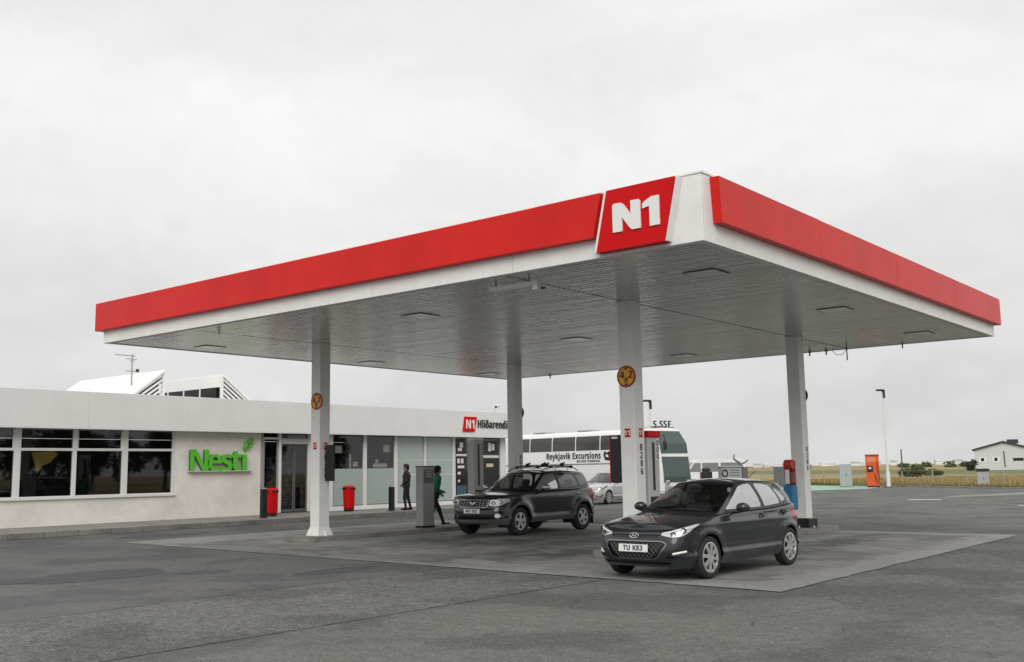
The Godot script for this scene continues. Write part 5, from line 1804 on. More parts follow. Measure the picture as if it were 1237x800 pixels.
	lathe(rs, [Vector2(0, -0.11), Vector2(0.115, -0.11), Vector2(0.125, -0.09), Vector2(0.125, 0.09), Vector2(0.115, 0.11), Vector2(0, 0.11)], Transform3D(Basis(Vector3(1, 0, 0), Vector3(0, 0, 1), Vector3(0, -1, 0)), Vector3(0.0, 1.56, 0)), 20)
	obj("towel_drum", rs, mat(lin(0.50, 0.04, 0.025), 0.4), wp)
	box("paper_towel", Vector3(-0.02, 1.27, -0.05), Vector3(0.02, 0.36, 0.10), M.white, wp, 0.004)
	box("glove_box", Vector3(-0.01, 1.24, 0.075), Vector3(0.07, 0.26, 0.10), mat(lin(0.28, 0.08, 0.08), 0.5), wp, 0.01)
	# things fixed under the canopy
	var fl := thing("tube_light", "long white tube light hanging under the canopy's front edge", "light", Vector3(0.5, 4.80, -3.95))
	span("housing", Vector3(-0.05, 0, -0.56), Vector3(0.05, 0.07, 0.42), M.white, fl, 0.01)
	span("tube", Vector3(-0.03, -0.025, -0.52), Vector3(0.03, 0.0, 0.38), M.frame_white, fl, 0.01)
	span("end_box", Vector3(-0.07, -0.10, 0.423), Vector3(0.07, 0.08, 0.54), M.frame_white, fl, 0.012)
	span("lens", Vector3(0.03, -0.085, 0.54), Vector3(0.06, -0.055, 0.62), M.black, fl)
	for z in [-0.45, 0.3]: span("hanger", Vector3(-0.012, 0.07, z), Vector3(0.012, 0.135, z + 0.03), M.grey, fl)
	cctv("white security camera under the canopy's outer left corner", Vector3(0.45, 4.93, -12.55), Vector3(0.5, -0.25, -0.5), M.white)
	cctv("dark security camera hanging at the canopy edge towards the coach", Vector3(15.35, 4.93, -14.45), Vector3(-0.6, -0.5, -0.2), M.dark)
	cctv("dark security camera hanging near the canopy's far column", Vector3(15.35, 4.93, -4.95), Vector3(-0.6, -0.5, -0.3), M.dark)
	cctv("squat dark camera beside the dangling cable under the canopy", Vector3(15.35, 4.93, -4.45), Vector3(-0.3, -0.9, 0.0), M.dark)
	var cb := new_st()
	tube(cb, [Vector3(0, 0, 0), Vector3(0, -0.14, 0.12), Vector3(0, -0.15, 0.3), Vector3(0, -0.02, 0.42)], 0.008, 5)
	tag(obj("loose_cable", cb, M.dark, self, Vector3(15.4, 4.93, -4.3)), "thin loose cable looping below the far canopy edge", "cable")
	for q in [["short dark rod hanging from the canopy edge beside the cable", Vector3(15.42, 4.78, -3.87), 0.34], ["stub of dark pipe under the canopy's far right corner", Vector3(15.42, 4.88, -2.3), 0.14]]:
		var rd := new_st()
		tube(rd, [Vector3(0, -q[2] * 0.5, 0), Vector3(0, q[2] * 0.5, 0)], 0.018, 6)
		tag(obj("hanging_rod", rd, M.dark, self, q[1]), q[0], "rod")
	# camera on the shop's roof edge
	var rc := thing("roof_camera", "white security camera on a bracket above the shop's name", "camera", Vector3(23.8, 4.36, -24.15))
	var rp := new_st()
	tube(rp, [Vector3(0, 0, 0), Vector3(0, 0.22, 0.0), Vector3(0.0, 0.26, 0.1)], 0.025, 6)
	obj("bracket", rp, M.frame_white, rc)
	var rb := box("housing", Vector3(0.05, 0.29, 0.12), Vector3(0.42, 0.13, 0.13), M.white, rc, 0.02)
	rb.rotation = Vector3(0, 0.4, 0.15)
	box("lens_hood", Vector3(-0.23, 0.0, 0), Vector3(0.06, 0.10, 0.10), M.black, rb, 0.01)
	# aerial on the roof light
	var ae := thing("roof_aerial", "thin television aerial on a mast above the slatted roof light", "aerial", Vector3(8.55, 5.22, -30.0))
	var a1 := new_st()
	tube(a1, [Vector3.ZERO, Vector3(0, 1.22, 0)], 0.03, 6)
	obj("mast", a1, M.grey, ae)
	for q in [[1.16, -0.75, 0.15, 0.014], [1.03, -0.28, 0.2, 0.012], [0.55, -0.25, 0.26, 0.014], [0.96, -0.12, 0.12, 0.012]]:
		var a2 := new_st()
		tube(a2, [Vector3(q[1], q[0], 0), Vector3(q[2], q[0], 0)], q[3], 5)
		obj("rod", a2, M.grey_dark, ae)
	box("aerial_box", Vector3(0.24, 0.59, 0), Vector3(0.1, 0.12, 0.1), M.dark, ae, 0.01)

func cctv(label: String, at: Vector3, dir: Vector3, m: Material) -> void:
	var t := thing("security_camera", label, "camera", at)
	var s := new_st()
	tube(s, [Vector3.ZERO, Vector3(0, -0.12, 0)], 0.022, 8)
	obj("stem", s, m, t)
	var b := box("housing", Vector3(0, -0.17, 0) + dir * 0.06, Vector3(0.10, 0.09, 0.24), m, t, 0.015)
	b.look_at_from_position(b.position, b.position + dir.normalized(), Vector3.UP if absf(dir.normalized().y) < 0.85 else Vector3.RIGHT)
	var l := new_st()
	lathe(l, [Vector2(0.035, 0.0), Vector2(0.035, 0.02), Vector2(0, 0.015)], Transform3D(Basis(Vector3(1, 0, 0), Vector3(0, 0, -1), Vector3(0, 1, 0)), Vector3(0, 0, -0.12)), 12)
	obj("lens", l, M.black, b)
	box("base", Vector3(0, -0.012, 0), Vector3(0.09, 0.02, 0.09), m, t, 0.004)

# ---------------------------------------------------------------- coach and other far vehicles
func coach() -> void:
	# local: x from nose 0 to tail 12.6, visible flank at z 0 facing -Z local after turning
	var t := thing("tour_coach", "long white tour coach with dark windows and black lettering on its side", "coach", Vector3(32.6, 0.0, -20.4))
	var d := Vector3(0.144, 0, -0.9896)      # towards the tail
	var w := Vector3(0.9896, 0, 0.144)       # across, away from the viewer
	t.basis = Basis(d, Vector3.UP, w)
	if t.basis.determinant() < 0: t.basis = Basis(d, Vector3.UP, w)
	var L := 12.8
	var H := 3.74
	var W := 2.5
	# body: profile across (z, y) swept along x, nose raked
	var prof := [Vector2(0.02, 0.32), Vector2(0.0, 0.5), Vector2(0.0, 1.5), Vector2(0.02, 2.2), Vector2(0.07, 3.2), Vector2(0.11, 3.42), Vector2(0.2, 3.58), Vector2(0.36, 3.68), Vector2(0.7, 3.73), Vector2(W * 0.5, 3.74)]
	var full := prof.duplicate()
	for i in range(prof.size() - 2, -1, -1): full.append(Vector2(W - prof[i].x, prof[i].y))
	var rake := func(y: float) -> float:      # nose line
		return 0.06 + maxf(0.0, y - 1.2) * 0.12 + maxf(0.0, y - 2.9) * 0.35
	var s := new_st()
	var xs := [0.0, 0.25, 0.7, L - 0.5, L - 0.15, L]
	for i in xs.size() - 1:
		for k in full.size() - 1:
			var q := []
			for e in [[i, k], [i + 1, k], [i + 1, k + 1], [i, k + 1]]:
				var f: Vector2 = full[e[1]]
				var xx: float = xs[e[0]]
				var px := xx
				if e[0] == 0: px = rake.call(f.y)
				elif e[0] == 1: px = maxf(0.25, rake.call(f.y) + 0.12)
				var cz := W * 0.5
				var narrow := 1.0
				if e[0] == 0: narrow = 0.90
				elif e[0] == 1: narrow = 0.975
				elif e[0] == 5: narrow = 0.95
				q.append(Vector3(px, f.y, cz + (f.x - cz) * narrow))
			var c: Vector3 = (q[0] + q[1] + q[2] + q[3]) / 4.0
			poly(s, q, c - Vector3(c.x, 1.8, W * 0.5))
	# nose and tail caps
	for e in [0, 1]:
		var ps := []
		for f in full:
			var narrow := 0.90 if e == 0 else 0.95
			ps.append(Vector3(rake.call(f.y) if e == 0 else L, f.y, W * 0.5 + (f.x - W * 0.5) * narrow))
		for k in range(0, full.size() / 2):
			var j := full.size() - 1 - k
			if j - 1 <= k: break
			poly(s, [ps[k], ps[k + 1], ps[j - 1], ps[j]], Vector3(-1 if e == 0 else 1, 0, 0))
	obj("body", s, M.coach_white, t)
	# side windows (dark tinted) along the visible flank
	var gl := mat(lin(0.060, 0.058, 0.054), 0.08)
	var wx := [1.05, 2.5, 4.35, 6.2, 8.05, 9.9, 11.75]
	for i in wx.size() - 1:
		for flank in 2:
			var g := new_st()
			var lv := [[2.66, 0.043], [3.2, 0.070], [3.44, 0.117]]
			for k in 2:
				var q := []
				for e in [[wx[i] + 0.04, k], [wx[i + 1] - 0.04, k], [wx[i + 1] - 0.04, k + 1], [wx[i] + 0.04, k + 1]]:
					var z: float = lv[e[1]][1] - 0.012
					q.append(Vector3(e[0], lv[e[1]][0], z if flank == 0 else W - z))
				poly(g, q, Vector3(0, 0.05, -1 if flank == 0 else 1))
			obj("side_window", g, gl, t)
	# windscreen, its lower panel, door glass round the nose
	for rows in [[2.40, 2.9, 3.56], [0.9, 1.2, 2.22]]:
		var g := new_st()
		for k in 2:
			var q := []
			for e in [[rows[k], 0.15], [rows[k], W - 0.15], [rows[k + 1], W - 0.15], [rows[k + 1], 0.15]]:
				var inz: float = e[1] if e[0] < 3.0 else (0.34 if e[1] < 1.0 else W - 0.34)
				q.append(Vector3(rake.call(e[0]) - 0.012, e[0], inz))
			poly(g, q, Vector3(-1, 0, 0))
		obj("windscreen", g, M.coach_glass, t)
	var dg := new_st()
	poly(dg, [Vector3(0.30, 0.6, 0.005), Vector3(1.0, 0.6, -0.02), Vector3(1.0, 3.45, 0.09), Vector3(0.66, 3.45, 0.10)], Vector3(0, 0, -1))
	obj("door_glass", dg, M.coach_glass, t)
	# bumper line, lamps, wheels, mirrors, roof hatches
	span("bumper", Vector3(-0.02, 0.32, 0.2), Vector3(0.12, 0.72, W - 0.2), M.grey, t, 0.04)
	for z in [0.38, W - 0.38]: span("headlamp", Vector3(-0.03, 0.78, z - 0.16), Vector3(0.08, 1.0, z + 0.16), M.chrome, t, 0.03)
	for x in [2.35, 8.9]:
		for z in [0.14, W - 0.14]:
			wheel_into(t, Vector3(x, 0.5, z), 0.5, 0.28, 0.30, -1.0 if z < 1.0 else 1.0, 8, 1, M.steel)
		var wl := new_st()
		var ar := PackedVector2Array()
		for k in 13: ar.append(Vector2(x + cos(PI * k / 12) * 0.62, 0.5 + sin(PI * k / 12) * 0.62))
		prism(wl, ar, 0.004, Transform3D(Basis.IDENTITY, Vector3(0, 0, -0.008)))
		obj("wheel_arch", wl, M.dark, t)
	for x in [2.2, 5.8, 9.4]: span("roof_hatch", Vector3(x, 3.745, 0.7), Vector3(x + 0.9, 3.82, 1.7), M.grey, t, 0.03)
	for z in [-0.12]:
		var ms := new_st()
		tube(ms, [Vector3(0.5, 3.35, clampf(z, 0.3, W - 0.3)), Vector3(-0.25, 3.3, z), Vector3(-0.3, 3.0, z)], 0.03, 6)
		bx(ms, Vector3(-0.3, 2.78, z), Vector3(0.12, 0.45, 0.22), 0.04)
		obj("mirror", ms, M.black, t)
	span("side_line", Vector3(0.4, 1.90, -0.010), Vector3(12.3, 1.94, 0.004), M.grey_dark, t)
	for x in [3.2, 4.6, 6.0, 7.4]: span("locker_gap", Vector3(x, 0.5, -0.006), Vector3(x + 0.015, 1.4, -0.002), M.grey, t)
	var tx := obj("lettering", text_mesh("Reykjavik Excursions", 0.34, 0.012, "Droid Sans", true, true), M.black, t, Vector3(6.4, 2.37, 0.012))
	tx.rotation.y = PI
	tx.scale.x = 4.2 / tx.mesh.get_aabb().size.x
	var tx2 := obj("lettering", text_mesh("BSI BUS TERMINAL", 0.12, 0.008), M.grey_dark, t, Vector3(5.2, 2.08, -0.001))
	tx2.rotation.y = PI
	tx2.scale.x = 1.2
	# small dark emblem beside the lettering
	var em := new_st()
	prism(em, PackedVector2Array([Vector2(0, 0), Vector2(0.35, 0.05), Vector2(0.45, 0.3), Vector2(0.38, 0.52), Vector2(0.2, 0.42), Vector2(0.05, 0.5), Vector2(-0.12, 0.44), Vector2(-0.06, 0.2)]), 0.008, Transform3D(Basis.IDENTITY, Vector3(3.62, 2.08, -0.006)))
	obj("emblem", em, M.black, t)
	var e2 := new_st()
	prism(e2, PackedVector2Array([Vector2(0.08, 0.18), Vector2(0.26, 0.2), Vector2(0.30, 0.34), Vector2(0.12, 0.32)]), 0.004, Transform3D(Basis.IDENTITY, Vector3(3.62, 2.08, -0.012)))
	obj("emblem", e2, M.white, t)
	# bent roof letters above the nose
	var rs := obj("roof_lettering", text_mesh("S.SSF", 0.34, 0.03, "Droid Sans", true, true), M.black, t, Vector3(0.95, 3.94, W * 0.5))
	rs.rotation.y = -PI / 2 - 0.35
	span("letter_rail", Vector3(0.93, 3.73, 0.3), Vector3(0.97, 3.8, W - 0.3), M.grey_dark, t)

func van(label: String, at: Vector3, turn: float) -> void:
	var t := thing("white_van", label, "van", at, turn)
	# side outline in (x, y), nose at -x
	var out := rounded(v2([-2.7, 0.35, -2.72, 0.85, -2.35, 1.12, -1.65, 1.25, -1.05, 2.05, -0.7, 2.2, 2.55, 2.22, 2.68, 2.0, 2.7, 0.35]), 0.12)
	var s := new_st()
	prism(s, out, 1.9, Transform3D(Basis.IDENTITY, Vector3(0, 0, -0.95)))
	obj("body", s, M.coach_white, t)
	for sg in [-1.0, 1.0]:
		for q in [[-1.45, -0.55], [-0.45, 0.75], [0.9, 2.3]]:
			var g := new_st()
			var lean := 0.45 if q[0] < -1.0 else 0.0
			poly(g, [Vector3(q[0], 1.3, 0.954 * sg), Vector3(q[1], 1.3, 0.954 * sg), Vector3(q[1], 1.95, 0.954 * sg), Vector3(q[0] + lean, 1.95, 0.954 * sg)], Vector3(0, 0, sg))
			obj("side_window", g, M.van_glass, t)
		span("trim", Vector3(-2.2, 0.7, sg * 0.952 - 0.004), Vector3(2.5, 0.78, sg * 0.952 + 0.004), M.grey_dark, t)
		for x in [-1.75, 1.6]: wheel_into(t, Vector3(x, 0.34, 0.86 * sg), 0.34, 0.2, 0.21, sg, 6, 1, M.steel)
	var ws := new_st()
	poly(ws, [Vector3(-1.63, 1.31, -0.85), Vector3(-1.63, 1.31, 0.85), Vector3(-1.10, 2.02, 0.78), Vector3(-1.10, 2.02, -0.78)], Vector3(-1, 0.6, 0))
	obj("windscreen", ws, M.van_glass, t, Vector3(-0.02, 0.01, 0))

func trailer() -> void:
	var t := thing("equipment_trailer", "grey box trailer with a folded dark arm on top, beyond the hatchback's roof", "trailer", Vector3(41.9, 0.0, -21.3), -0.885)
	# local x runs across the view
	t.scale = Vector3(0.85, 0.9, 0.85)
	span("box_body", Vector3(-0.85, 0.45, -0.6), Vector3(0.55, 1.78, 0.6), M.grey, t, 0.04)
	span("box_lid", Vector3(-0.95, 1.783, -0.65), Vector3(0.62, 1.88, 0.65), M.grey, t, 0.03)
	span("end_rack", Vector3(0.58, 0.45, -0.5), Vector3(0.98, 1.8, 0.5), M.grey_dark, t, 0.04)
	for y in [1.25, 1.42, 1.58]: span("louvre", Vector3(-0.3, y, 0.6), Vector3(0.4, y + 0.05, 0.615), M.grey_dark, t)
	var rg := new_st()
	var ring := []
	for k in 17: ring.append(Vector3(-0.62 + cos(TAU * k / 16) * 0.18, 1.42 + sin(TAU * k / 16) * 0.22, 0.62))
	tube(rg, ring, 0.05, 6, false)
	obj("hose_reel", rg, M.dark, t)
	var am := new_st()
	tube(am, [Vector3(0.75, 1.75, 0), Vector3(0.55, 2.05, 0), Vector3(0.15, 2.32, 0), Vector3(0.2, 2.62, 0)], [0.09, 0.08, 0.06, 0.04], 7)
	tube(am, [Vector3(0.62, 1.98, 0), Vector3(0.95, 2.1, 0), Vector3(1.12, 2.25, 0)], [0.06, 0.05, 0.04], 7)
	obj("folded_arm", am, M.grey_dark, t)
	for x in [-0.4, 0.3]:
		for z in [-0.55, 0.55]: wheel_into(t, Vector3(x, 0.3, z), 0.3, 0.18, 0.18, signf(z), 6, 1, M.steel)
	span("drawbar", Vector3(-1.7, 0.45, -0.05), Vector3(-0.85, 0.55, 0.05), M.dark, t)
	var g := thing("generator_set", "squat black generator standing beside the grey box trailer", "generator", Vector3(40.95, 0.0, -22.5), -0.885)
	box("housing", Vector3(0, 0.75, 0), Vector3(0.62, 1.3, 0.7), M.black, g, 0.06)
	box("hood", Vector3(0, 1.5, 0), Vector3(0.46, 0.22, 0.5), M.dark, g, 0.08)
	box("skid", Vector3(0, 0.06, 0), Vector3(0.8, 0.12, 0.8), M.grey_dark, g, 0.02)

# ---------------------------------------------------------------- beyond the yard
func at_px(x: float, depth: float) -> Vector3:      # a spot on the ground, by bearing and distance, seen from where the picture was taken
	var f := Vector3(0.7681, 0, -0.6260)
	var r := Vector3(0.6337, 0, 0.7734)
	return Vector3(-13.138, 0, 7.082) + (f * 1.0087 + r * (x - 618.5) / 1236.4) * depth

func yard_things() -> void:
	# cabinets
	var g2 := mat(lin(0.36, 0.38, 0.39), 0.5)
	cabinet("pale grey metal cabinet beside the orange charger", at_px(1015, 76.5), 0.86, 1.66, g2, false)
	cabinet("dark grey cabinet with a red box, beyond the wash point", at_px(937, 79.0), 1.0, 1.55, M.grey_dark, true)
	var c3: Node3D = cabinet("pale grey cabinet with a dark lid alone on the grass", at_px(1179, 71.0), 0.74, 1.05, g2, false)
	box("lid", Vector3(0, 1.14, 0), Vector3(0.86, 0.2, 0.62), M.dark, c3, 0.03)
	# orange charger
	var p := at_px(1047.5, 75.0)
	var t := thing("orange_charger", "tall orange charging cabinet with a black screen at the green bay", "charger", p, 0.75)
	t.rotation.y = atan2(-13.1 - p.x, 7.1 - p.z)
	var og := mat(lin(0.62, 0.085, 0.012), 0.45)
	box("cabinet", Vector3(0, 1.18, 0), Vector3(0.92, 2.16, 0.6), og, t, 0.03)
	box("top_panel", Vector3(-0.05, 2.0, 0.302), Vector3(0.60, 0.34, 0.02), mat(lin(0.66, 0.22, 0.12), 0.5), t, 0.006)
	box("hood", Vector3(0, 2.31, 0.02), Vector3(0.98, 0.10, 0.66), mat(lin(0.3, 0.06, 0.02), 0.5), t, 0.02)
	box("screen", Vector3(-0.18, 1.32, 0.304), Vector3(0.40, 0.46, 0.024), M.black, t, 0.008)
	box("screen_glass", Vector3(-0.18, 1.38, 0.318), Vector3(0.2, 0.16, 0.006), M.grey_light, t)
	box("side_socket", Vector3(0.35, 1.45, 0.30), Vector3(0.14, 0.7, 0.10), mat(lin(0.35, 0.05, 0.01), 0.5), t, 0.02)
	box("plinth", Vector3(0, 0.05, 0), Vector3(0.85, 0.1, 0.55), M.dark, t, 0.01)
	var cb := new_st()
	tube(cb, [Vector3(0.38, 1.2, 0.36), Vector3(0.45, 0.6, 0.5), Vector3(0.36, 0.3, 0.5), Vector3(0.2, 0.5, 0.4), Vector3(0.15, 1.0, 0.34)], 0.025, 6)
	obj("charge_cable", cb, M.dark, t)
	# lamp posts
	lamp_post("white lamp post with a dark head by the orange charger", at_px(1065.5, 74.0), 6.95, -0.62)
	lamp_post("white lamp post rising behind the hatchback's column", at_px(783, 70.0), 6.2, -0.62)
	var up := thing("telegraph_pole", "thin dark pole far out in the field", "pole", at_px(1083, 205.0))
	var us := new_st()
	tube(us, [Vector3.ZERO, Vector3(0, 4.4, 0)], [0.16, 0.12], 7)
	obj("pole", us, M.grey_dark, up)
	box("crossarm", Vector3(0, 4.35, 0), Vector3(1.3, 0.14, 0.14), M.grey_dark, up).rotation.y = 0.6
	# wire fence on thin posts
	var fn := thing("wire_fence", "low wire fence on thin pale posts along the field edge", "fence")
	var ka := Vector2(65.5, -17.2)
	var kd := Vector2(-0.577, 0.817)
	var tops := []
	for i in range(-7, 8):
		var q := ka + kd * (i * 3.6)
		var s := new_st()
		tube(s, [Vector3(0, 0, 0), Vector3(0, 1.15 + 0.1 * sin(i * 2.3), 0)], 0.05, 6)
		obj("post", s, M.post, fn, Vector3(q.x, 0.05, q.y)).rotation.z = 0.05 * sin(i * 1.7)
		tops.append(Vector3(q.x, 0.05, q.y))
	for h in [0.45, 0.75, 1.05]:
		var s := new_st()
		var pts := []
		for v in tops: pts.append(v + Vector3(0, h, 0))
		tube(s, pts, 0.008, 4)
		obj("wire", s, M.grey, fn)
	house()
	far_houses()

func cabinet(label: String, p: Vector3, w: float, h: float, m: Material, red: bool) -> Node3D:
	var t := thing("metal_cabinet", label, "cabinet", p)
	t.rotation.y = atan2(-13.1 - p.x, 7.1 - p.z)
	box("housing", Vector3(0, h * 0.5 + 0.04, 0), Vector3(w, h, 0.5), m, t, 0.02)
	box("plinth", Vector3(0, 0.04, 0), Vector3(w + 0.06, 0.08, 0.56), M.concrete, t, 0.01)
	for x in [-0.25, 0.25]: box("door_leaf", Vector3(x * w, h * 0.5 + 0.04, 0.254), Vector3(w * 0.46, h * 0.9, 0.012), m, t, 0.004)
	box("lock", Vector3(0.03, h * 0.55, 0.266), Vector3(0.04, 0.14, 0.02), M.grey_dark, t)
	if red: box("red_box", Vector3(w * 0.40, h * 0.82, 0.30), Vector3(0.24, 0.42, 0.12), mat(lin(0.4, 0.03, 0.03), 0.5), t, 0.02)
	return t

func lamp_post(label: String, p: Vector3, h: float, turn: float) -> void:
	var t := thing("lamp_post", label, "lamp post", p, turn)
	var s := new_st()
	tube(s, [Vector3.ZERO, Vector3(0, 1.1, 0), Vector3(0, 1.15, 0), Vector3(0, h - 0.1, 0)], [0.15, 0.15, 0.09, 0.06], 10)
	obj("pole", s, M.post_white, t)
	var b := new_st()
	tube(b, [Vector3(0, h - 0.15, 0), Vector3(-0.05, h, 0), Vector3(-0.18, h + 0.05, 0)], 0.05, 8)
	obj("arm", b, M.grey_dark, t)
	var hd := new_st()
	bx(hd, Vector3(-0.2, h - 0.0, 0), Vector3(0.62, 0.13, 0.26), 0.04)
	bx(hd, Vector3(0.05, h - 0.28, 0), Vector3(0.18, 0.6, 0.2), 0.03)
	obj("lamp_head", hd, M.dark, t)
	box("base_plate", Vector3(0, 0.03, 0), Vector3(0.42, 0.06, 0.42), M.grey_dark, t, 0.01)

func house() -> void:
	var p := at_px(1206, 186.0)
	var t := thing("white_house", "pale house with dark roof edges standing across the field", "house", p)
	t.rotation.y = atan2(-13.1 - p.x, 7.1 - p.z)
	var wall := mat(lin(0.60, 0.61, 0.60), 0.7)
	var roof := mat(lin(0.045, 0.045, 0.047), 0.7)
	var w := 4.85
	var hw := PackedVector2Array([Vector2(-w, 0), Vector2(w, 0), Vector2(w, 3.85), Vector2(0, 5.15), Vector2(-w, 3.85)])
	var s := new_st()
	prism(s, hw, -9.0)
	obj("wall", s, wall, t)
	for sg in [-1.0, 1.0]:
		var r := new_st()
		prism(r, PackedVector2Array([Vector2(0, 5.16), Vector2(sg * (w + 0.35), 3.77), Vector2(sg * (w + 0.35), 4.03), Vector2(0, 5.46)]), -9.8, Transform3D(Basis.IDENTITY, Vector3(0, 0, 0.4)))
		var ro := obj("roof", r, roof, t)
		if sg > 0: box("dormer", Vector3(1.6, 5.35, -3.0), Vector3(1.9, 0.75, 1.6), roof, ro)
	for x in [-3.55, -1.35]:
		var wi := box("window", Vector3(x, 2.1, 0.02), Vector3(1.15, 0.95, 0.06), M.white, t)
		box("pane", Vector3(0, 0.05, 0.035), Vector3(0.55, 0.6, 0.02), M.black, wi)
	box("window", Vector3(2.3, 2.1, 0.02), Vector3(1.7, 0.5, 0.06), M.black, t)
	var pp := box("downpipe", Vector3(0.05, 2.2, 0.04), Vector3(0.16, 2.9, 0.08), M.dark, t)
	pp.rotation.z = 0.02

func far_houses() -> void:
	var i := 0
	for q in [[910, 520, 9, 2.6, 0.7], [921, 560, 7, 2.6, 0.66], [935, 540, 8, 3.0, 0.72], [949, 600, 9, 3.4, 0.6], [990, 540, 8, 2.8, 0.75], [998, 580, 8, 3.0, 0.7], [1027, 500, 9, 2.8, 0.74], [1034, 540, 7, 3.4, 0.62], [1052, 520, 8, 3.0, 0.7], [1073, 470, 6, 3.2, 0.75], [1128, 420, 7, 3.2, 0.72], [1138, 440, 9, 3.4, 0.76], [1150, 430, 8, 3.0, 0.7]]:
		var p := at_px(q[0], q[1] * 2.1)
		var t := thing("distant_house", "tiny white house low on the horizon", "house", p, 0.0, "houses on the horizon")
		t.rotation.y = atan2(-13.1 - p.x, 7.1 - p.z) + 0.3 * sin(i * 2.1)
		var w: float = q[2] * 0.5
		var h: float = q[3]
		var s := new_st()
		bx(s, Vector3(0, h * 0.5, 0), Vector3(w * 2, h, 6))
		obj("wall", s, mat(lin(q[4], q[4], q[4] * 0.98), 0.7), t)
		var r := new_st()
		prism(r, PackedVector2Array([Vector2(-3.3, h), Vector2(3.3, h), Vector2(0, h + 1.7)]), w * 2 + 0.4, Transform3D(Basis(Vector3(0, 0, 1), Vector3(0, 1, 0), Vector3(-1, 0, 0)), Vector3(w + 0.2, 0, 0)))
		obj("roof", r, M.grey if i % 3 == 0 else M.grey_light, t)
		i += 1

# ---------------------------------------------------------------- vegetation
func leaf_crown(s: SurfaceTool, r: RandomNumberGenerator, c: Vector3, rad: Vector3, n: int, size: float, clumps := 14) -> void:
	var cs := []
	for i in clumps:
		var d := Vector3(r.randfn(), r.randfn(), r.randfn()).normalized()
		cs.append([d * rad * r.randf_range(0.35, 0.85), r.randf_range(0.25, 0.5)])
	for i in n:
		var k: Array = cs[r.randi() % clumps]
		var d2 := Vector3(r.randfn(), r.randfn(), r.randfn()).normalized() * pow(r.randf(), 0.4)
		var p: Vector3 = c + k[0] + d2 * rad * k[1]
		if p.y < 0.05: p.y = 0.05 + r.randf() * 0.1
		var u := Vector3(r.randfn(), r.randfn() * 0.7, r.randfn()).normalized() * size * r.randf_range(0.6, 1.3)
		var v := u.cross(Vector3(r.randfn(), r.randfn(), r.randfn()).normalized()).normalized() * size * r.randf_range(0.4, 0.8)
		poly(s, [p - u, p - v * 0.6, p + u, p + v], d2 + Vector3.UP * 0.4)

func bush(label: String, p: Vector3, rad: Vector3, n: int, m: Material, seed_: int, size := 0.16) -> void:
	var t := thing("bush", label, "bush", p)
	var r := RandomNumberGenerator.new()
	r.seed = seed_
	var s := new_st()
	leaf_crown(s, r, Vector3(0, rad.y * 0.75, 0), rad, n, size, 18)
	obj("crown", s, m, t)
	var st := new_st()
	for k in 4: tube(st, [Vector3(r.randf_range(-0.2, 0.2) * rad.x, 0, 0), Vector3(r.randf_range(-0.6, 0.6) * rad.x, rad.y * 0.9, r.randf_range(-0.4, 0.4) * rad.z)], [0.06, 0.02], 5)
	obj("trunk", st, M.bark, t)

func tree(label: String, p: Vector3, h: float, seed_: int) -> void:
	var t := thing("broadleaf_tree", label, "tree", p)
	var r := RandomNumberGenerator.new()
	r.seed = seed_
	var w := h * r.randf_range(0.28, 0.38)
	var s := new_st()
	leaf_crown(s, r, Vector3(0, h * 0.58, 0), Vector3(w, h * 0.42, w), 1700, 0.30, 24)
	obj("crown", s, M.leaf_dark, t)
	var st := new_st()
	tube(st, [Vector3.ZERO, Vector3(0.1, h * 0.3, 0), Vector3(0.0, h * 0.7, 0.1)], [0.22, 0.16, 0.06], 8)
	for k in 5:
		var a := TAU * k / 5 + r.randf()
		tube(st, [Vector3(0.08, h * (0.28 + 0.07 * k), 0), Vector3(cos(a) * w * 0.6, h * (0.45 + 0.08 * k), sin(a) * w * 0.6)], [0.08, 0.03], 6)
	obj("trunk", st, M.bark, t)

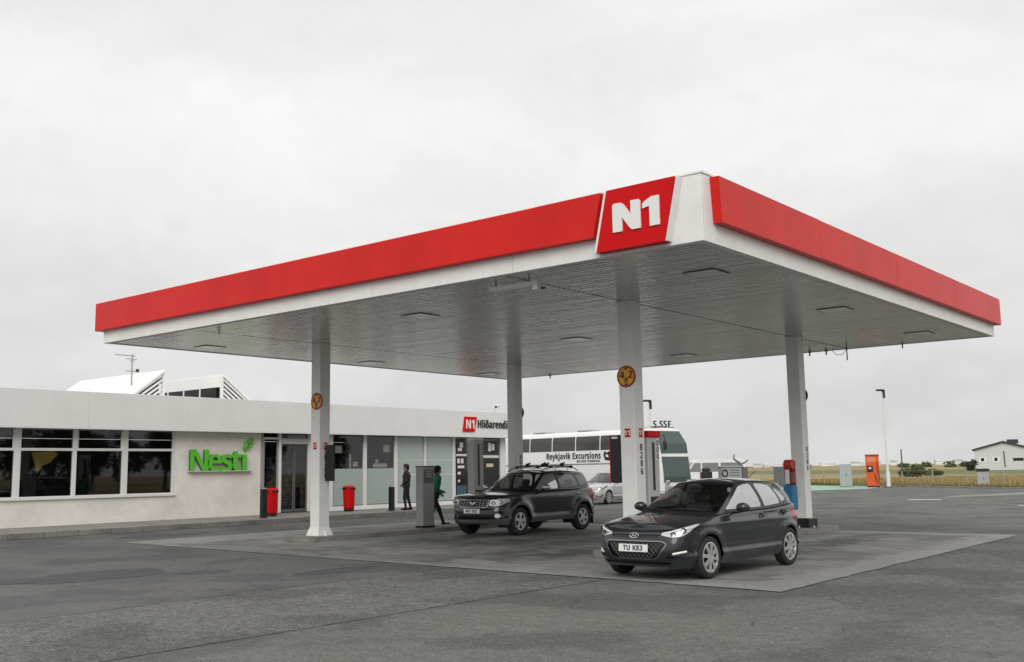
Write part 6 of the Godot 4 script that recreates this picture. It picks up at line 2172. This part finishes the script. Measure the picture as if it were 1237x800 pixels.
func vegetation() -> void:
	M.leaf_dark = mat(lin(0.045, 0.062, 0.028), 0.75)
	M.leaf_green = mat(lin(0.085, 0.11, 0.04), 0.75)
	M.bark = mat(lin(0.07, 0.055, 0.04), 0.9)
	# the field: straw-coloured sheet rising a little, then tufts
	var straw := textured(grain_tex(512, lin(0.27, 0.21, 0.085), 0.35, 0.3, 0.05, lin(0.36, 0.31, 0.16), 201, 0.01, 0.05), 9.0, 0.95)
	var ka := Vector2(63.9, -20.0)
	var kd := Vector2(-0.577, 0.817)
	var kn := Vector2(0.817, 0.577)
	var s := new_st()
	var rows := [0.0, 1.2, 6.0, 18.0, 45.0, 110.0, 300.0, 900.0, 2600.0]
	var hs := [0.03, 0.10, 0.12, 0.15, 0.2, 0.25, 0.3, 0.3, 0.3]
	for i in rows.size() - 1:
		var a0: Vector2 = ka + kn * rows[i]
		var a1: Vector2 = ka + kn * rows[i + 1]
		var e0: float = 160.0 + rows[i] * 1.5
		var e1: float = 160.0 + rows[i + 1] * 1.5
		var q := [a0 - kd * e0, a0 + kd * e0, a1 + kd * e1, a1 - kd * e1]
		poly(s, [Vector3(q[0].x, hs[i], q[0].y), Vector3(q[1].x, hs[i], q[1].y), Vector3(q[2].x, hs[i + 1], q[2].y), Vector3(q[3].x, hs[i + 1], q[3].y)], Vector3.UP)
	struct("field", s, straw)
	# greener band further out
	var s2 := new_st()
	var g0 := ka + kn * 46.0
	var g1 := ka + kn * 105.0
	poly(s2, [Vector3((g0 - kd * 200).x, 0.21, (g0 - kd * 200).y), Vector3((g0 + kd * 200).x, 0.21, (g0 + kd * 200).y), Vector3((g1 + kd * 260).x, 0.26, (g1 + kd * 260).y), Vector3((g1 - kd * 260).x, 0.26, (g1 - kd * 260).y)], Vector3.UP)
	struct("meadow", s2, textured(grain_tex(256, lin(0.13, 0.14, 0.055), 0.35, 0.3, 0.0, Color.WHITE, 203, 0.02), 12.0, 0.95))
	# grass tufts
	var blade := new_st()
	var r := RandomNumberGenerator.new()
	r.seed = 77
	for k in 7:
		var a := r.randf() * TAU
		var b := Vector3(cos(a), 0, sin(a)) * 0.06 * r.randf()
		var tip := b + Vector3(cos(a) * 0.2, r.randf_range(0.35, 0.6), sin(a) * 0.2) * r.randf_range(0.7, 1.0)
		var side := Vector3(-sin(a), 0, cos(a)) * 0.018
		poly(blade, [b - side, b + side, tip], Vector3(cos(a), 0.6, sin(a)))
	var bm := blade.commit()
	var mm := MultiMesh.new()
	mm.transform_format = MultiMesh.TRANSFORM_3D
	mm.use_colors = true
	mm.mesh = bm
	var n := 26000
	mm.instance_count = n
	for i in n:
		var u := pow(r.randf(), 1.8) * 70.0 + 0.35
		var q := ka + kn * u + kd * r.randf_range(-30.0, 30.0 + u * 0.2)
		var sc := r.randf_range(0.6, 1.25)
		mm.set_instance_transform(i, Transform3D(Basis(Vector3.UP, r.randf() * TAU).scaled(Vector3(sc * 1.3, sc * (0.5 if u > 2.0 else 0.3), sc * 1.3)), Vector3(q.x, 0.05, q.y)))
		var g := r.randf()
		var c := Color(0.34, 0.25, 0.10).lerp(Color(0.20, 0.19, 0.07), g * g)
		if u < 1.6: c = Color(0.13, 0.14, 0.05).lerp(c, r.randf())
		mm.set_instance_color(i, c)
	var gm := mat(Color.WHITE, 0.85)
	gm.vertex_color_use_as_albedo = true
	var go := MultiMeshInstance3D.new()
	go.name = "field_grass"
	go.multimesh = mm
	go.material_override = gm
	add_child(go)
	tag(go, "dry straw-coloured grass growing over the field", "grass", "", "stuff")
	bush("wide low green bush in the field behind the lamp post", at_px(1098, 118.0), Vector3(2.3, 0.85, 1.6), 1400, M.leaf_green, 5)
	bush("low green bush beside the wide one in the field", at_px(1122, 124.0), Vector3(1.5, 0.6, 1.2), 800, M.leaf_green, 6)
	bush("dark round shrub against the pale house's left corner", at_px(1166, 176.0), Vector3(1.3, 1.5, 1.3), 1300, M.leaf_dark, 7, 0.16)
	bush("dark shrub at the pale house's right corner", at_px(1240, 176.0), Vector3(1.3, 1.4, 1.3), 1200, M.leaf_dark, 8, 0.16)
	# low dark growth along the horizon
	var i := 0
	for x in [965, 1086, 1112, 1140, 1158]:
		bush("small dark shrub far out on the horizon", at_px(x, 330.0 + 20.0 * (i % 3)), Vector3(4.5, 1.3, 2.0), 260, M.leaf_dark, 20 + i, 0.4)
		i += 1
	# trees across the road that the shop windows mirror
	var k := 0
	for q in [[20, 44, 8.5], [26, 48, 7.0], [31, 42, 9.0], [37, 46, 7.5], [43, 40, 8.0], [50, 43, 6.5], [13, 47, 7.5], [23, 46, 6.0], [34, 44, 6.5], [40, 43, 6.0], [46, 42, 7.0], [17, 46, 6.0], [28.5, 45, 6.0], [55, 40, 8.0], [61, 36, 7.0]]:
		tree("broad tree across the road, mirrored in the shop windows", Vector3(q[0] + 5.0, 0.02, q[1]), q[2], 40 + k)
		k += 1
	for o in get_children():
		if String(o.name).begins_with("broadleaf_tree"): o.set_meta("group", "trees across the road")
		if o.get_meta("label", "") == "small dark shrub far out on the horizon": o.set_meta("group", "shrubs on the horizon")

# ---------------------------------------------------------------- people
# bones: [from, to, r0, r1, tint]; the field of tapered capsules is joined smoothly and meshed by surface nets
func body_mesh(bones: Array, cell: float, k: float) -> ArrayMesh:
	var lo := Vector3.INF
	var hi := -Vector3.INF
	for b in bones:
		var r := maxf(b[2], b[3]) + cell * 3.0
		for p in [b[0], b[1]]:
			lo = lo.min(p - Vector3.ONE * r)
			hi = hi.max(p + Vector3.ONE * r)
	var nx := int((hi.x - lo.x) / cell) + 2
	var ny := int((hi.y - lo.y) / cell) + 2
	var nz := int((hi.z - lo.z) / cell) + 2
	var f := PackedFloat32Array()
	f.resize(nx * ny * nz)
	f.fill(1.0)
	var near := PackedFloat32Array()
	near.resize(nx * ny * nz)
	near.fill(9.0)
	var who := PackedByteArray()
	who.resize(nx * ny * nz)
	for bi in bones.size():
		var b: Array = bones[bi]
		var rad := maxf(b[2], b[3]) + cell * 2.5 + k
		var l: Vector3 = (b[0] as Vector3).min(b[1]) - Vector3.ONE * rad
		var h: Vector3 = (b[0] as Vector3).max(b[1]) + Vector3.ONE * rad
		var i0 := Vector3i(((l - lo) / cell).floor()).clamp(Vector3i.ZERO, Vector3i(nx - 1, ny - 1, nz - 1))
		var i1 := Vector3i(((h - lo) / cell).ceil()).clamp(Vector3i.ZERO, Vector3i(nx - 1, ny - 1, nz - 1))
		var a: Vector3 = b[0]
		var ab: Vector3 = b[1] - b[0]
		var l2 := maxf(ab.length_squared(), 1e-9)
		for z in range(i0.z, i1.z + 1):
			for y in range(i0.y, i1.y + 1):
				for x in range(i0.x, i1.x + 1):
					var p := lo + Vector3(x, y, z) * cell
					var t := clampf((p - a).dot(ab) / l2, 0.0, 1.0)
					var d := p.distance_to(a + ab * t) - lerpf(b[2], b[3], t)
					var ix := (z * ny + y) * nx + x
					var o := f[ix]
					if d < near[ix]:
						near[ix] = d
						who[ix] = bi
					if absf(o - d) < k:
						var hh := (k - absf(o - d)) / k
						f[ix] = minf(o, d) - hh * hh * k * 0.25
					else: f[ix] = minf(o, d)
	var s := new_st()
	var idx := {}
	var verts := []
	var off := [0, 1, nx, nx + 1, nx * ny, nx * ny + 1, nx * ny + nx, nx * ny + nx + 1]
	var po := [Vector3(0, 0, 0), Vector3(1, 0, 0), Vector3(0, 1, 0), Vector3(1, 1, 0), Vector3(0, 0, 1), Vector3(1, 0, 1), Vector3(0, 1, 1), Vector3(1, 1, 1)]
	var ed := [[0, 1], [2, 3], [4, 5], [6, 7], [0, 2], [1, 3], [4, 6], [5, 7], [0, 4], [1, 5], [2, 6], [3, 7]]
	for z in nz - 1:
		for y in ny - 1:
			for x in nx - 1:
				var c := (z * ny + y) * nx + x
				var inside := 0
				for q in 8:
					if f[c + off[q]] < 0.0: inside += 1
				if inside == 0 or inside == 8: continue
				var sum := Vector3.ZERO
				var cnt := 0
				for e in ed:
					var fa := f[c + off[e[0]]]
					var fb := f[c + off[e[1]]]
					if (fa < 0.0) != (fb < 0.0):
						sum += (po[e[0]] as Vector3).lerp(po[e[1]], fa / (fa - fb))
						cnt += 1
				idx[c] = verts.size()
				var g := Vector3(f[c + 1] - f[c], f[c + nx] - f[c], f[c + nx * ny] - f[c]) + Vector3(f[c + off[7]] - f[c + off[6]], f[c + off[7]] - f[c + off[5]], f[c + off[7]] - f[c + off[3]])
				verts.append([lo + (Vector3(x, y, z) + sum / cnt) * cell, g.normalized(), bones[who[c]][4]])
	for c in idx:
		for ax in 3:
			var st: int = [1, nx, nx * ny][ax]
			var u: int = [nx, nx * ny, 1][ax]
			var v: int = [nx * ny, 1, nx][ax]
			if (f[c] < 0.0) == (f[c + st] < 0.0): continue
			if not (idx.has(c - u) and idx.has(c - v) and idx.has(c - u - v)): continue
			var q := [verts[idx[c]], verts[idx[c - u]], verts[idx[c - u - v]], verts[idx[c - v]]]
			for tr in [[0, 1, 2], [0, 2, 3]]:
				var o := [q[tr[0]], q[tr[1]], q[tr[2]]]
				var gn: Vector3 = (o[1][0] - o[0][0]).cross(o[2][0] - o[0][0])
				if gn.dot(o[0][1] + o[1][1] + o[2][1]) > 0: o = [o[0], o[2], o[1]]
				for w in o:
					s.set_normal(w[1])
					s.set_color(w[2])
					s.add_vertex(w[0])
	return s.commit()

func hand_bones(w: Vector3, dir: Vector3, palm_n: Vector3, c: Color) -> Array:      # palm, four bent fingers, thumb
	var side := dir.cross(palm_n).normalized()
	var out := [[w, w + dir * 0.085, 0.026, 0.032, c]]
	var ln := [0.062, 0.075, 0.072, 0.055]
	for i in 4:
		var root := w + dir * 0.085 + side * (i - 1.5) * 0.019
		var k1: Vector3 = root + (dir * 0.85 + palm_n * 0.5).normalized() * ln[i] * 0.55
		out.append([root, k1, 0.0095, 0.009, c])
		out.append([k1, k1 + (dir * 0.3 + palm_n).normalized() * ln[i] * 0.5, 0.009, 0.008, c])
	var tr := w + dir * 0.03 - side * 0.03
	out.append([tr, tr + (dir * 0.8 - side * 0.5 + palm_n * 0.4).normalized() * 0.055, 0.012, 0.010, c])
	return out

func person(label: String, at: Vector3, turn: float, J: Dictionary, col: Dictionary) -> void:
	# J: joints in metres, facing -Z in its own frame
	var t := thing("person", label, "person", at, turn)
	var b := []
	# torso and hips
	b.append([J.hip, J.waist, 0.145, 0.135, col.top])
	b.append([J.waist, J.chest, 0.135, 0.165, col.top])
	b.append([J.sho_l, J.sho_r, 0.082, 0.082, col.top])
	b.append([J.chest, J.neck, 0.12, 0.07, col.top])
	b.append([J.neck, J.head, 0.055, 0.06, col.skin])
	for sd in ["l", "r"]:
		b.append([J["sho_" + sd], J["elb_" + sd], 0.062, 0.050, col.top])
		b.append([J["elb_" + sd], J["wri_" + sd], 0.050, 0.038, col.top])
		b.append([J["hipj_" + sd], J["kne_" + sd], 0.092, 0.066, col.legs])
		b.append([J["kne_" + sd], J["ank_" + sd], 0.064, 0.046, col.legs])
		var toe: Vector3 = J["toe_" + sd]
		b.append([J["ank_" + sd] + Vector3(0, -0.045, 0.03), toe, 0.045, 0.036, col.shoe])
	b.append([J.hipj_l, J.hipj_r, 0.105, 0.105, col.legs])
	# skull, jaw
	b.append([J.head + Vector3(0, 0.02, 0.015), J.head + Vector3(0, 0.09, 0.0), 0.088, 0.09, col.skin])
	b.append([J.head + Vector3(0, -0.01, -0.03), J.head + Vector3(0, 0.03, -0.03), 0.055, 0.07, col.skin])
	var m := mat(Color.WHITE, 0.85)
	m.vertex_color_use_as_albedo = true
	obj("body", body_mesh(b, 0.016, 0.05), m, t)
	# head details
	var f: Vector3 = J.head
	var fs := []
	fs.append([f + Vector3(0, 0.045, -0.098), f + Vector3(0, 0.015, -0.112), 0.010, 0.014, col.skin])
	for x in [-1.0, 1.0]:
		fs.append([f + Vector3(0.088 * x, 0.01, 0.0), f + Vector3(0.092 * x, 0.055, 0.01), 0.014, 0.018, col.skin])
		fs.append([f + Vector3(0.033 * x, 0.052, -0.086), f + Vector3(0.036 * x, 0.052, -0.086), 0.012, 0.012, Color(0.03, 0.025, 0.02)])
	fs.append([f + Vector3(-0.025, -0.025, -0.088), f + Vector3(0.025, -0.025, -0.088), 0.008, 0.008, Color(0.22, 0.08, 0.07)])
	obj("face", body_mesh(fs, 0.006, 0.004), m, t)
	var hs := [[f + Vector3(0, 0.09, 0.02), f + Vector3(0, 0.115, -0.015), 0.096, 0.092, col.hair], [f + Vector3(0, 0.02, 0.05), f + Vector3(0, 0.10, 0.04), 0.082, 0.092, col.hair], [f + Vector3(-0.06, 0.05, 0.03), f + Vector3(0.06, 0.05, 0.03), 0.05, 0.05, col.hair]]
	obj("hair", body_mesh(hs, 0.012, 0.03), m, t)
	for sd in ["l", "r"]:
		var w: Vector3 = J["wri_" + sd]
		var dir: Vector3 = (w - J["elb_" + sd]).normalized()
		var pn := Vector3(-signf(w.x) * 0.9, 0, -0.4).normalized()
		pn = (pn - dir * pn.dot(dir)).normalized()
		obj("hand", body_mesh(hand_bones(w, dir, pn, col.skin), 0.005, 0.006), m, t)

func people() -> void:
	# standing on the pavement, looking at the windows
	var a := {hip = Vector3(0, 0.96, 0), waist = Vector3(0, 1.10, 0.0), chest = Vector3(0, 1.30, 0.01), neck = Vector3(0, 1.50, 0.0), head = Vector3(0, 1.60, -0.015), sho_l = Vector3(-0.16, 1.42, 0.01), sho_r = Vector3(0.16, 1.42, 0.01), elb_l = Vector3(-0.23, 1.14, 0.05), elb_r = Vector3(0.23, 1.14, 0.04), wri_l = Vector3(-0.17, 0.98, -0.12), wri_r = Vector3(0.19, 0.95, -0.10), hipj_l = Vector3(-0.085, 0.93, 0), hipj_r = Vector3(0.085, 0.93, 0), kne_l = Vector3(-0.10, 0.50, -0.05), kne_r = Vector3(0.095, 0.50, 0.03), ank_l = Vector3(-0.10, 0.09, 0.0), ank_r = Vector3(0.10, 0.09, 0.14), toe_l = Vector3(-0.12, 0.04, -0.16), toe_r = Vector3(0.12, 0.04, 0.0)}
	person("person in black standing on the pavement before the shop windows", Vector3(15.75, 0.17, -21.95), 0.5, a, {top = Color(0.020, 0.021, 0.024), legs = Color(0.018, 0.019, 0.026), shoe = Color(0.012, 0.012, 0.012), skin = Color(0.30, 0.19, 0.13), hair = Color(0.015, 0.012, 0.010)})
	# striding, green jacket
	var b := {hip = Vector3(0, 0.95, 0), waist = Vector3(0, 1.10, -0.02), chest = Vector3(0, 1.31, -0.05), neck = Vector3(0, 1.50, -0.08), head = Vector3(0, 1.61, -0.12), sho_l = Vector3(-0.17, 1.43, -0.06), sho_r = Vector3(0.17, 1.43, -0.06), elb_l = Vector3(-0.24, 1.16, -0.12), elb_r = Vector3(0.24, 1.16, 0.06), wri_l = Vector3(-0.16, 1.05, -0.32), wri_r = Vector3(0.20, 0.98, -0.12), hipj_l = Vector3(-0.09, 0.92, 0), hipj_r = Vector3(0.09, 0.92, 0), kne_l = Vector3(-0.09, 0.52, -0.20), kne_r = Vector3(0.09, 0.50, 0.10), ank_l = Vector3(-0.09, 0.11, -0.36), ank_r = Vector3(0.09, 0.14, 0.42), toe_l = Vector3(-0.10, 0.075, -0.55), toe_r = Vector3(0.10, 0.04, 0.27)}
	person("person in a green jacket and dark trousers walking behind the grey terminal", Vector3(9.25, 0.02, -14.25), -PI / 2 - 0.3, b, {top = Color(0.012, 0.16, 0.06), legs = Color(0.020, 0.018, 0.016), shoe = Color(0.02, 0.017, 0.014), skin = Color(0.32, 0.20, 0.14), hair = Color(0.012, 0.010, 0.009)})

func extras() -> void:
	cars()
	M.coach_white = mat(lin(0.78, 0.78, 0.77), 0.25)
	M.coach_glass = mat(lin(0.055, 0.085, 0.080), 0.08)
	M.van_glass = mat(lin(0.20, 0.21, 0.21), 0.15)
	M.post = mat(lin(0.34, 0.32, 0.27), 0.8)
	M.post_white = mat(lin(0.72, 0.72, 0.69), 0.5)
	forecourt_things()
	coach()
	van("white van parked beyond the coach's nose", at_px(848, 76.0), -0.885)
	trailer()
	yard_things()
	vegetation()
	people()
